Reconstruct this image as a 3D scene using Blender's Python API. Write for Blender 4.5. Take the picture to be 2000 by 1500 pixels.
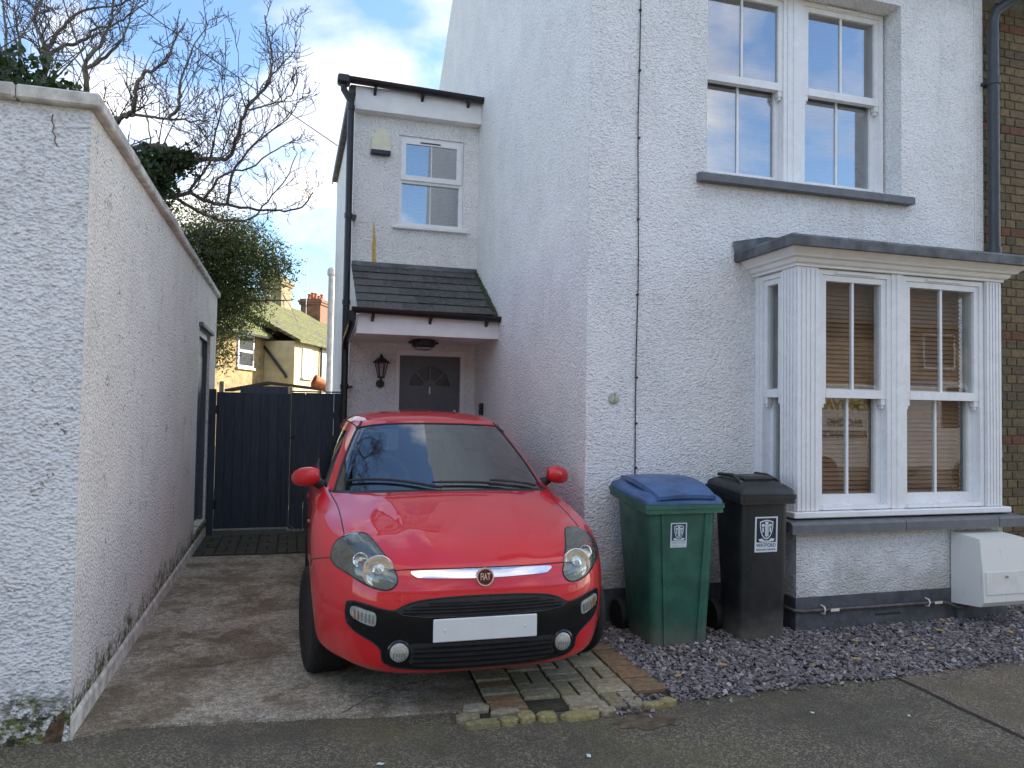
import bpy, bmesh, math, random
import numpy as np
from mathutils import Vector, Matrix
from mathutils.bvhtree import BVHTree
from mathutils.geometry import delaunay_2d_cdt

for o in list(bpy.data.objects):
    bpy.data.objects.remove(o)
random.seed(7)
rng = np.random.default_rng(7)
R = math.radians
SC = bpy.context.scene
COL = SC.collection

# ------------------------------------------------------------------ camera
YAW, PITCH, ROLL = R(16.54), R(2.005), R(.928)
fw = Vector((math.sin(YAW)*math.cos(PITCH), math.cos(YAW)*math.cos(PITCH), math.sin(PITCH)))
rt = Vector((math.cos(YAW), -math.sin(YAW), 0))
up = rt.cross(fw)
rt, up = math.cos(ROLL)*rt + math.sin(ROLL)*up, -math.sin(ROLL)*rt + math.cos(ROLL)*up
cam = bpy.data.cameras.new('camera')
cam.sensor_width = 36
cam.lens = 36*1457/2000
cam.clip_end = 2000
camo = bpy.data.objects.new('camera', cam)
camo.matrix_world = Matrix(((rt.x, up.x, -fw.x, 0), (rt.y, up.y, -fw.y, 0), (rt.z, up.z, -fw.z, 1.5), (0, 0, 0, 1)))
COL.objects.link(camo)
SC.camera = camo

# ------------------------------------------------------------------ light
SUN_AZ, SUN_EL = R(14), R(23)          # azimuth from +x towards +y: the sun stands behind the house, to the right
W = bpy.data.worlds.new('World')
SC.world = W
W.use_nodes = True
nt = W.node_tree
nt.nodes.clear()
def wn(t, **k):
    n = nt.nodes.new(t)
    for a, b in k.items():
        setattr(n, a, b)
    return n
def wl(a, b):
    nt.links.new(a, b)
sky = wn('ShaderNodeTexSky', sky_type='NISHITA', sun_disc=False, sun_elevation=SUN_EL, sun_rotation=math.pi/2-SUN_AZ,
         air_density=1.0, dust_density=.6, ozone_density=1.6)
tc = wn('ShaderNodeTexCoord')
sep = wn('ShaderNodeSeparateXYZ'); wl(tc.outputs['Generated'], sep.inputs[0])
def wmath(op, a, b=None, clamp=False):
    n = wn('ShaderNodeMath', operation=op, use_clamp=clamp)
    for i, v in enumerate((a, b)):
        if v is None: continue
        if isinstance(v, (int, float)): n.inputs[i].default_value = v
        else: wl(v, n.inputs[i])
    return n.outputs[0]
zz = wmath('ADD', wmath('MAXIMUM', sep.outputs[2], 0.0), .38)
cx = wmath('DIVIDE', sep.outputs[0], zz)
cy = wmath('DIVIDE', sep.outputs[1], zz)
cmb = wn('ShaderNodeCombineXYZ'); wl(cx, cmb.inputs[0]); wl(cy, cmb.inputs[1])
mp = wn('ShaderNodeMapping'); wl(cmb.outputs[0], mp.inputs[0])
mp.inputs['Rotation'].default_value = (0, 0, R(-50))
mp.inputs['Scale'].default_value = (1.0, 1.35, 1)
mp.inputs['Location'].default_value = (-4.8, 15.7, 0)
n1 = wn('ShaderNodeTexNoise'); wl(mp.outputs[0], n1.inputs['Vector'])
n1.inputs['Scale'].default_value = 1.9; n1.inputs['Detail'].default_value = 9; n1.inputs['Roughness'].default_value = .55
n1.inputs['Distortion'].default_value = .35
rp = wn('ShaderNodeValToRGB'); wl(n1.outputs[0], rp.inputs[0])
rp.color_ramp.elements[0].position = .46; rp.color_ramp.elements[1].position = .65
n2 = wn('ShaderNodeTexNoise'); wl(mp.outputs[0], n2.inputs['Vector'])
n2.inputs['Scale'].default_value = 3.1; n2.inputs['Detail'].default_value = 6
rp2 = wn('ShaderNodeValToRGB'); wl(n2.outputs[0], rp2.inputs[0])
rp2.color_ramp.elements[0].color = (3.7, 3.6, 3.65, 1); rp2.color_ramp.elements[0].position = .35
rp2.color_ramp.elements[1].color = (7.0, 6.5, 5.8, 1); rp2.color_ramp.elements[1].position = .65
skg = wn('ShaderNodeMix', data_type='RGBA', blend_type='MULTIPLY'); skg.inputs[0].default_value = 1
wl(sky.outputs[0], skg.inputs[6]); skg.inputs[7].default_value = (.86, .95, 1.06, 1)
mx = wn('ShaderNodeMix', data_type='RGBA'); wl(rp.outputs[0], mx.inputs[0]); wl(skg.outputs[2], mx.inputs[6]); wl(rp2.outputs[0], mx.inputs[7])
bg = wn('ShaderNodeBackground'); bg.inputs[1].default_value = .1
wl(mx.outputs[2], bg.inputs[0])
wo = wn('ShaderNodeOutputWorld'); wl(bg.outputs[0], wo.inputs[0])

sl = bpy.data.lights.new('sun', 'SUN')
sl.energy = 4.0; sl.angle = R(.53); sl.color = (1, .93, .82)
so = bpy.data.objects.new('sun', sl)
sd = Vector((math.cos(SUN_AZ)*math.cos(SUN_EL), math.sin(SUN_AZ)*math.cos(SUN_EL), math.sin(SUN_EL)))
so.rotation_euler = sd.to_track_quat('Z', 'Y').to_euler()
so.location = sd*60
COL.objects.link(so)

SC.render.engine = 'CYCLES'
vs = SC.view_settings
vs.view_transform = 'Standard'; vs.look = 'None'; vs.gamma = 1; vs.exposure = 1.84
vs.use_curve_mapping = False

# ------------------------------------------------------------------ node helpers and materials
class Nodes:
    def __init__(s, name):
        s.m = bpy.data.materials.new(name); s.m.use_nodes = True
        s.t = s.m.node_tree; s.t.nodes.clear()
        s.out = s.t.nodes.new('ShaderNodeOutputMaterial')
        s.tc = s.t.nodes.new('ShaderNodeTexCoord').outputs['Object']
    def n(s, typ, **k):
        n = s.t.nodes.new(typ)
        for a, b in k.items(): setattr(n, a, b)
        return n
    def put(s, sock, v):
        if v is None: return
        if hasattr(v, 'is_linked'): s.t.links.new(v, sock)
        elif isinstance(v, (tuple, list)) and len(v) == 3 and sock.type == 'RGBA': sock.default_value = (*v, 1)
        else: sock.default_value = v
    def math(s, op, a, b=None, c=None, clamp=False):
        n = s.n('ShaderNodeMath', operation=op, use_clamp=clamp)
        for i, v in enumerate((a, b, c)): s.put(n.inputs[i], v) if v is not None else None
        return n.outputs[0]
    def mapping(s, scale=(1, 1, 1), rot=(0, 0, 0), vec=None):
        n = s.n('ShaderNodeMapping'); s.put(n.inputs[0], vec or s.tc)
        n.inputs['Scale'].default_value = scale; n.inputs['Rotation'].default_value = rot
        return n.outputs[0]
    def noise(s, scale, detail=3, rough=.55, vec=None, dist=0):
        n = s.n('ShaderNodeTexNoise'); s.put(n.inputs['Vector'], vec or s.tc)
        n.inputs['Scale'].default_value = scale; n.inputs['Detail'].default_value = detail
        n.inputs['Roughness'].default_value = rough; n.inputs['Distortion'].default_value = dist
        return n.outputs[0]
    def vor(s, scale, feature='F1', vec=None, out='Distance', rnd=1):
        n = s.n('ShaderNodeTexVoronoi', feature=feature); s.put(n.inputs['Vector'], vec or s.tc)
        n.inputs['Scale'].default_value = scale; n.inputs['Randomness'].default_value = rnd
        return n.outputs[out]
    def ramp(s, fac, a, b, ca=0, cb=1):
        n = s.n('ShaderNodeMapRange', interpolation_type='SMOOTHSTEP'); s.put(n.inputs[0], fac)
        n.inputs[1].default_value = a; n.inputs[2].default_value = b
        n.inputs[3].default_value = ca; n.inputs[4].default_value = cb
        return n.outputs[0]
    def mix(s, fac, a, b, mode='MIX'):
        n = s.n('ShaderNodeMix', data_type='RGBA', blend_type=mode)
        s.put(n.inputs[0], fac); s.put(n.inputs[6], a); s.put(n.inputs[7], b)
        return n.outputs[2]
    def bump(s, h, strength=1, dist=.01, normal=None):
        n = s.n('ShaderNodeBump'); s.put(n.inputs['Height'], h)
        n.inputs['Strength'].default_value = strength; n.inputs['Distance'].default_value = dist
        if normal: s.put(n.inputs['Normal'], normal)
        return n.outputs[0]
    def bsdf(s, color, rough=.7, metal=0, normal=None, coat=0, spec=.5, **k):
        b = s.n('ShaderNodeBsdfPrincipled')
        s.put(b.inputs['Base Color'], color); s.put(b.inputs['Roughness'], rough); s.put(b.inputs['Metallic'], metal)
        s.put(b.inputs['Specular IOR Level'], spec); s.put(b.inputs['Coat Weight'], coat)
        b.inputs['Coat Roughness'].default_value = .04
        if normal is not None: s.put(b.inputs['Normal'], normal)
        s.t.links.new(b.outputs[0], s.out.inputs[0])
        return s.m
    def sepz(s):
        n = s.n('ShaderNodeSeparateXYZ'); s.put(n.inputs[0], s.tc); return n.outputs
    def geopos(s):
        return s.n('ShaderNodeNewGeometry').outputs['Position']

def plain(name, col, rough=.6, metal=0, vary=.15, scale=14, bump=0, coat=0, spec=.5, bscale=90):
    s = Nodes(name)
    nz = s.noise(scale, 4)
    dark = tuple(c*(1-vary) for c in col); lite = tuple(min(1, c*(1+vary)) for c in col)
    c = s.mix(s.ramp(nz, .3, .7), dark, lite)
    r = s.ramp(s.noise(scale*1.7, 3), .3, .7, max(.02, rough-.08), min(1, rough+.08))
    nrm = s.bump(s.noise(bscale, 3), 1, bump) if bump else None
    return s.bsdf(c, r, metal, nrm, coat, spec)

def pebbledash(name, white, speck=.55, stretch=.7, dirt=(.20, .17, .12), base_dirt=0, fine=1.0, pitk=.62):
    s = Nodes(name)
    pos = s.geopos()
    v = s.mapping((1, 1, 1/stretch), vec=pos)
    n1 = s.noise(30*fine, 3, .6, v, .4)
    v1 = s.vor(58*fine, 'SMOOTH_F1', v)
    n3 = s.noise(110, 2, .6, pos)
    h = s.math('ADD', s.math('ADD', s.math('MULTIPLY', n1, 1.1), s.math('MULTIPLY', v1, -.75)), s.math('MULTIPLY', n3, .22))
    big = s.noise(2.2, 4, .6, pos)
    col = s.mix(s.ramp(big, .35, .7), white, tuple(c*.93 for c in white))
    # grime settled in the pits, in uneven patches
    pit = s.ramp(h, .38, .10)
    col = s.mix(s.math('MULTIPLY', pit, s.ramp(big, .3, .65, .35, .8)), col, tuple(c*pitk for c in white))
    sp = s.math('MULTIPLY', s.ramp(s.noise(75, 2, .5, pos), .61, .69), s.ramp(s.noise(3.5, 3, .6, pos), .35, .7, .25, 1))
    col = s.mix(s.math('MULTIPLY', sp, speck), col, dirt)
    stv = s.noise(5, 5, .65, s.mapping((1.6, 1.6, .10), vec=pos))
    col = s.mix(s.math('MULTIPLY', s.ramp(stv, .52, .72), s.ramp(s.noise(.9, 3, .6, pos), .45, .7, 0, .55)), col, tuple(c*k for c, k in zip(white, (.70, .68, .62))))
    if not base_dirt:
        sx = s.n('ShaderNodeSeparateXYZ'); s.put(sx.inputs[0], pos)
        zn = s.math('ADD', sx.outputs[2], s.math('MULTIPLY', s.noise(4, 5, .65, pos), -.9))
        col = s.mix(s.math('MULTIPLY', s.ramp(zn, .15, -.25), .5), col, (.30, .28, .22))
    if base_dirt:
        sx = s.n('ShaderNodeSeparateXYZ'); s.put(sx.inputs[0], pos)
        zn = s.math('ADD', sx.outputs[2], s.math('MULTIPLY', s.noise(5, 5, .65, pos), -.55))
        k = s.math('MULTIPLY', s.ramp(zn, .02, -.20), s.ramp(s.noise(24, 4, .7, pos), .38, .56))
        col = s.mix(k, col, (.045, .05, .022))
        k2 = s.math('MULTIPLY', s.ramp(zn, -.05, -.24), s.ramp(s.noise(13, 3, .6, pos), .4, .6))
        col = s.mix(s.math('MULTIPLY', k2, .75), col, (.16, .17, .045))
        n4 = s.math('MULTIPLY', s.ramp(s.noise(7, 3, .6, pos), .62, .70), s.ramp(s.noise(60, 2, .5, pos), .50, .60))
        col = s.mix(s.math('MULTIPLY', n4, base_dirt), col, (.07, .06, .035))
    return s.bsdf(col, .88, 0, s.bump(h, 1, .015), 0, .3)

M = {}
M['dash'] = pebbledash('pebbledash_white', (.88, .88, .875), fine=1.15, pitk=.72)
M['dash_side'] = pebbledash('pebbledash_speckled', (.90, .885, .86), speck=.85, stretch=1.0, fine=1.3, pitk=.78)
M['dash_wall'] = pebbledash('garden_wall_render', (.84, .835, .83), speck=.5, stretch=.7, base_dirt=.9)
M['dash_wall_side'] = pebbledash('warm_lit_wall_render', (.93, .885, .79), speck=.75, stretch=1.0, fine=1.25, pitk=.76, base_dirt=.9, dirt=(.13, .11, .06))  # same wall as the front; warmer, brighter light on this side painted in
M['plinth'] = plain('plinth_grey_paint', (.075, .08, .09), .6, vary=.25, bump=.004, bscale=25)
M['sillgrey'] = plain('grey_sill_paint', (.13, .135, .145), .55, vary=.12, bump=.001)
M['upvc'] = plain('white_upvc', (.80, .80, .80), .28, vary=.03, scale=6)
M['paintwhite'] = plain('white_fascia_paint', (.78, .77, .75), .4, vary=.05, scale=5)
M['lead'] = plain('lead_flashing', (.11, .115, .125), .55, .3, vary=.35, scale=9, bump=.004, bscale=16)
M['blackplastic'] = plain('black_gutter_plastic', (.012, .012, .013), .35, vary=.3)
M['greyplastic'] = plain('grey_pipe', (.50, .50, .50), .5)
M['downgrey'] = plain('dark_grey_pipe', (.035, .038, .042), .4)
M['doorgrey'] = plain('grey_door_paint', (.10, .106, .12), .4, vary=.1)
M['gate'] = None
M['black'] = plain('black_metal', (.01, .01, .011), .4)
M['dark'] = plain('dark_interior', (.02, .02, .022), .8)
M['room'] = plain('room_wall', (.30, .28, .26), .9)
M['cream'] = plain('cream_plastic', (.72, .68, .52), .45, vary=.06)
M['chrome'] = plain('chrome', (.75, .76, .78), .08, 1, vary=.02)
M['tyre'] = plain('tyre_rubber', (.009, .009, .009), .75, vary=.3, scale=40, bump=.001)
M['brass'] = plain('dull_metal', (.45, .38, .25), .4, .6)

def slate():
    s = Nodes('slate')
    pos = s.geopos()
    r = s.n('ShaderNodeObjectInfo').outputs['Random']
    c = s.mix(r, (.035, .036, .038), (.075, .075, .074))
    c = s.mix(s.ramp(s.noise(22, 5, .7, pos), .45, .7), c, (.12, .12, .115))
    c = s.mix(s.math('MULTIPLY', s.ramp(s.noise(9, 4, .6, pos), .55, .7), .6), c, (.07, .075, .03))
    return s.bsdf(c, .7, 0, s.bump(s.noise(60, 4, .6, pos), 1, .004))
M['slate'] = slate()

def boards():
    s = Nodes('dark_blue_grey_stain')
    pos = s.geopos()
    r = s.n('ShaderNodeObjectInfo').outputs['Random']
    g = s.noise(30, 5, .6, s.mapping((3, 3, .12), vec=pos))
    c = s.mix(r, (.021, .029, .048), (.033, .044, .068))
    c = s.mix(s.ramp(g, .4, .75), c, (.055, .066, .088))
    return s.bsdf(c, .6, 0, s.bump(g, 1, .003))
M['gate'] = boards()

def brickmat(name, cols, scale=1):
    s = Nodes(name)
    pos = s.geopos()
    r = s.n('ShaderNodeObjectInfo').outputs['Random']
    n = s.n('ShaderNodeValToRGB'); s.put(n.inputs[0], r)
    e = n.color_ramp.elements
    while len(e) < len(cols): e.new(.5)
    for i, c in enumerate(cols):
        e[i].position = i/(len(cols)-1); e[i].color = (*c, 1)
    c = s.mix(s.ramp(s.noise(35, 5, .7, pos), .35, .7), s.mix(.5, n.outputs[0], (.03, .025, .02)), n.outputs[0])
    return s.bsdf(c, .9, 0, s.bump(s.noise(90, 4, .6, pos), 1, .004))
M['brick'] = brickmat('london_stock_brick', [(.20, .145, .07), (.11, .085, .05), (.23, .17, .08), (.15, .11, .06), (.25, .18, .085), (.17, .12, .06)])
M['mortar'] = plain('old_mortar', (.13, .115, .085), .95, vary=.3, scale=30, bump=.004)
M['paver'] = brickmat('grey_paver', [(.34, .29, .17), (.45, .40, .28), (.27, .23, .13), (.41, .37, .26), (.30, .25, .14)])
M['paver_tan'] = brickmat('tan_paver', [(.28, .17, .085), (.34, .20, .095), (.24, .16, .085), (.30, .205, .115)])
M['paver_dark'] = brickmat('dark_damp_paver', [(.05, .06, .046), (.08, .088, .07), (.06, .066, .05), (.085, .06, .045)])
M['paver_moss'] = brickmat('mossy_edging', [(.30, .26, .11), (.38, .32, .14), (.26, .23, .11)])

def brickwall_tex(name, c1, c2, mortar):
    s = Nodes(name)
    pos = s.geopos()
    b = s.n('ShaderNodeTexBrick')
    sx = s.n('ShaderNodeSeparateXYZ'); s.put(sx.inputs[0], pos)
    cm = s.n('ShaderNodeCombineXYZ'); s.put(cm.inputs[0], s.math('ADD', sx.outputs[0], sx.outputs[1])); s.put(cm.inputs[1], sx.outputs[2])
    s.put(b.inputs['Vector'], cm.outputs[0])
    b.inputs['Color1'].default_value = (*c1, 1); b.inputs['Color2'].default_value = (*c2, 1); b.inputs['Mortar'].default_value = (*mortar, 1)
    b.inputs['Scale'].default_value = 1; b.inputs['Brick Width'].default_value = .225; b.inputs['Row Height'].default_value = .075
    b.inputs['Mortar Size'].default_value = .009
    c = s.mix(s.ramp(s.noise(3, 5, .7, pos), .35, .75), b.outputs[0], (.10, .085, .05))
    return s.bsdf(c, .9, 0, s.bump(b.outputs['Fac'], .6, -.006))
M['brickfar'] = brickwall_tex('far_brick', (.34, .21, .08), (.41, .26, .10), (.30, .23, .12))
M['brickgrey'] = brickwall_tex('chimney_stock_brick', (.28, .22, .13), (.36, .28, .15), (.24, .2, .14))
M['brickred'] = brickwall_tex('chimney_red_brick', (.26, .08, .045), (.33, .12, .06), (.2, .15, .1))
M['brickopp'] = brickwall_tex('opposite_brick', (.36, .25, .15), (.42, .29, .18), (.34, .30, .24))  # brick tone lightened to bounce more light onto the house fronts
M['rendercream'] = plain('cream_render', (.42, .36, .21), .9, vary=.12, scale=3)
M['renderwhite'] = plain('far_white_render', (.52, .50, .44), .9, vary=.08, scale=3)
M['terracotta'] = plain('terracotta', (.42, .12, .05), .8, vary=.2)

def mossroof():
    s = Nodes('mossy_roof_tiles')
    pos = s.geopos()
    c = s.mix(s.ramp(s.noise(1.1, 5, .65, pos), .40, .58), (.10, .08, .055), (.125, .13, .035))
    c = s.mix(s.ramp(s.noise(7, 4, .7, pos), .5, .7), c, (.17, .20, .035))
    w = s.n('ShaderNodeTexWave', bands_direction='Z'); s.put(w.inputs[0], pos); w.inputs['Scale'].default_value = 2.2
    w.inputs['Distortion'].default_value = 1.5
    return s.bsdf(c, .95, 0, s.bump(s.math('ADD', w.outputs[1], s.noise(9, 4, .6, pos)), 1, .06))
M['mossroof'] = mossroof()

def concrete():
    s = Nodes('worn_concrete')
    pos = s.geopos()
    a = s.noise(1.7, 7, .68, pos, .5)
    c = s.mix(s.ramp(a, .40, .60), (.27, .215, .145), (.60, .54, .43))
    c = s.mix(s.ramp(s.noise(4.1, 5, .65, pos), .50, .74), c, (.56, .51, .42))
    c = s.mix(s.math('MULTIPLY', s.ramp(s.noise(2.6, 7, .75, pos), .52, .64), .75), c, (.15, .10, .042))
    c = s.mix(s.ramp(s.noise(28, 4, .7, pos), .40, .60, .45, 0), c, (.07, .058, .04))
    g = s.noise(120, 3, .7, pos)
    c = s.mix(s.ramp(g, .40, .56, .7, 0), c, (.06, .048, .03))
    c = s.mix(s.ramp(s.noise(95, 2, .6, pos), .60, .70, 0, .7), c, (.42, .39, .33))
    return s.bsdf(c, .85, 0, s.bump(s.math('ADD', g, s.math('MULTIPLY', s.noise(14, 4), 2)), 1, .006))
M['concrete'] = concrete()

def asphalt(name, tint, chip):
    s = Nodes(name)
    pos = s.geopos()
    v = s.vor(120, 'F1', pos, 'Color')
    sx = s.n('ShaderNodeSeparateColor'); s.put(sx.inputs[0], v)
    c = s.mix(s.ramp(sx.outputs[0], .50, .98), tint, chip)
    c = s.mix(s.ramp(s.noise(170, 2, .6, pos), .40, .55, .6, 0), c, tuple(x*.35 for x in tint))
    c = s.mix(s.ramp(s.noise(1.3, 6, .65, pos), .40, .66, 0, .8), c, tuple(x*.66 for x in tint))
    c = s.mix(s.math('MULTIPLY', s.ramp(s.noise(.8, 5, .65, pos), .48, .64), .45), c, (.13, .115, .05))
    c = s.mix(s.ramp(s.noise(140, 2, .5, pos), .66, .72), c, (.42, .39, .33))
    h = s.math('ADD', s.vor(120, 'F1', pos), s.math('MULTIPLY', s.noise(8, 4), .8))
    return s.bsdf(c, s.ramp(s.noise(4, 3), .3, .7, .62, .85), 0, s.bump(h, 1, .006))
M['asphalt'] = asphalt('worn_asphalt', (.096, .082, .056), (.31, .27, .19))
M['asphalt2'] = asphalt('relaid_asphalt', (.135, .106, .070), (.36, .295, .21))

def gravelmat():
    s = Nodes('slate_chippings')
    a = s.n('ShaderNodeAttribute', attribute_name='tone')
    n = s.n('ShaderNodeValToRGB'); s.put(n.inputs[0], a.outputs['Fac'])
    e = n.color_ramp.elements
    cols = [(.06, .053, .056), (.155, .133, .134), (.25, .22, .218), (.12, .10, .10), (.44, .41, .395), (.34, .23, .12)]
    while len(e) < len(cols): e.new(.5)
    for i, c in enumerate(cols):
        e[i].position = [0, .3, .55, .75, .95, 1][i]; e[i].color = (*c, 1)
    return s.bsdf(n.outputs[0], .65, 0, s.bump(s.noise(160, 3), 1, .002))
M['gravel'] = gravelmat()

def glass(name, fac, tint=(.75, .8, .8), rough=0.0):
    s = Nodes(name)
    tr = s.n('ShaderNodeBsdfTransparent'); s.put(tr.inputs[0], tint)
    gl = s.n('ShaderNodeBsdfGlossy'); gl.inputs['Roughness'].default_value = rough; s.put(gl.inputs[0], (1, 1, 1))
    lw = s.n('ShaderNodeLayerWeight'); lw.inputs[0].default_value = .5
    f = s.math('ADD', s.math('MULTIPLY', s.math('POWER', lw.outputs['Facing'], 5.0), .9), fac+.035, clamp=True)
    wav = s.bump(s.noise(1.7, 2), 1, .0006)
    s.put(gl.inputs['Normal'], wav)
    mxn = s.n('ShaderNodeMixShader'); s.put(mxn.inputs[0], f)
    s.t.links.new(tr.outputs[0], mxn.inputs[1]); s.t.links.new(gl.outputs[0], mxn.inputs[2])
    s.t.links.new(mxn.outputs[0], s.out.inputs[0])
    return s.m
M['glass_up'] = glass('coated_window_glass', .30, (.6, .62, .66))
M['glass'] = glass('window_glass', .005, (.93, .94, .94))
M['carglass'] = glass('windscreen_glass', .17, (.72, .80, .77))
M['privacy'] = glass('dark_side_glass', .03, (.22, .24, .25))
M['lens'] = glass('cloudy_lamp_lens', .06, (.80, .81, .74), .08)

def carpaint():
    s = Nodes('red_car_paint')
    c = s.mix(s.ramp(s.noise(3, 3), .3, .7), (.60, .011, .018), (.66, .015, .024))
    return s.bsdf(c, .45, 0, None, 1.0, .25)
M['red'] = carpaint()
M['gloss'] = plain('gloss_black_plastic', (.006, .006, .007), .18, vary=.1)
M['matblack'] = plain('matt_black_trim', (.02, .02, .022), .6, vary=.2)
M['lamphouse'] = plain('lamp_housing', (.42, .43, .40), .3, .4, vary=.2)
M['headhouse'] = plain('headlamp_housing', (.17, .18, .17), .25, .5, vary=.3)
M['plate'] = plain('number_plate', (.72, .72, .70), .35, vary=.02)
M['burgundy'] = plain('burgundy_enamel', (.09, .006, .03), .25)
M['amber'] = plain('amber_reflector', (.35, .17, .07), .3)
M['bluelid'] = plain('blue_lid_plastic', (.045, .105, .235), .42, vary=.25, scale=7, bump=.0008)
def scuffed(name, col, lite):
    s = Nodes(name); p = s.geopos()
    c = s.mix(s.ramp(s.noise(6, 4, .6, p), .3, .7), tuple(x*.75 for x in col), tuple(x*1.2 for x in col))
    sc = s.math('MULTIPLY', s.ramp(s.noise(16, 5, .75, s.mapping((.5, .5, 5), (0, R(12), 0), p)), .60, .68), s.ramp(s.noise(3.5, 3, .6, p), .48, .62))
    c = s.mix(s.math('MULTIPLY', sc, .5), c, lite)
    sx = s.n('ShaderNodeSeparateXYZ'); s.put(sx.inputs[0], p)
    c = s.mix(s.math('MULTIPLY', s.ramp(s.math('ADD', sx.outputs[2], s.math('MULTIPLY', s.noise(9, 4, .6, p), -.25)), .12, -.12), .6), c, (.16, .14, .11))
    return s.bsdf(c, s.ramp(s.noise(11, 4, .6, p), .3, .7, .32, .55), 0, s.bump(s.noise(130, 2, .5, p), 1, .0008))
M['blackbin'] = scuffed('black_bin_plastic', (.016, .017, .018), (.10, .10, .10))
M['greenbin'] = scuffed('green_bin_plastic', (.030, .118, .080), (.10, .19, .155))
M['sticker'] = plain('white_sticker', (.66, .72, .74), .4, vary=.04)
M['navy'] = plain('navy_print', (.012, .018, .04), .4, vary=.05)
M['navy_faded'] = plain('faded_navy_print', (.02, .06, .085), .4, vary=.05)
M['greyprint'] = plain('faded_grey_print', (.32, .40, .43), .4, vary=.05)
M['woodblind'] = plain('wooden_slats', (.25, .135, .062), .5, vary=.2, scale=3)
M['paleblind'] = plain('pale_slats', (.20, .20, .22), .6)
M['bark'] = plain('bark', (.13, .11, .08), .9, vary=.45, scale=12, bump=.006, bscale=40)
M['twig'] = plain('twig_bark', (.10, .075, .06), .9, vary=.35)
M['meter'] = plain('white_meter_plastic', (.70, .69, .64), .45, vary=.05)
M['copper'] = plain('painted_gas_pipe', (.10, .085, .08), .45, .2, vary=.3)
M['stain'] = plain('ochre_stain', (.62, .40, .12), .9, vary=.2, scale=60)
M['vanwhite'] = plain('van_white', (.72, .72, .72), .25, coat=.5)
M['yellow'] = plain('yellow_lettering', (.6, .45, .05), .4)
M['leafyellow'] = plain('fallen_leaf', (.40, .27, .08), .8, vary=.4)
M['seat'] = plain('seat_fabric', (.03, .03, .033), .9, vary=.3)

def leafmat(name, a, b):
    s = Nodes(name)
    at = s.n('ShaderNodeAttribute', attribute_name='tone')
    c = s.mix(at.outputs['Fac'], a, b)
    bs = s.n('ShaderNodeBsdfPrincipled'); s.put(bs.inputs['Base Color'], c); bs.inputs['Roughness'].default_value = .5
    tl = s.n('ShaderNodeBsdfTranslucent'); s.put(tl.inputs[0], s.mix(.5, c, (.12, .16, .02)))
    mxn = s.n('ShaderNodeMixShader'); mxn.inputs[0].default_value = .25
    s.t.links.new(bs.outputs[0], mxn.inputs[1]); s.t.links.new(tl.outputs[0], mxn.inputs[2]); s.t.links.new(mxn.outputs[0], s.out.inputs[0])
    return s.m
M['ivy'] = leafmat('ivy_leaves', (.016, .036, .014), (.05, .085, .028))
M['evergreen'] = leafmat('evergreen_leaves', (.018, .032, .008), (.10, .125, .026))
M['obscure'] = plain('obscure_glass', (.03, .032, .034), .12, vary=.4, scale=60, bump=.002)

# ------------------------------------------------------------------ mesh helpers
def setp(o, label=None, cat=None, group=None, kind=None):
    if label: o['label'] = label
    if cat: o['category'] = cat
    if group: o['group'] = group
    if kind: o['kind'] = kind
    return o

def thing(name, label, cat, loc=(0, 0, 0), group=None):
    o = bpy.data.objects.new(name, None); o.empty_display_size = .1
    o.location = loc; COL.objects.link(o)
    return setp(o, label, cat, group)

def rootloc(p):
    v = Vector((0, 0, 0))
    while p is not None:
        v = v + p.location; p = p.parent
    return v

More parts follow.
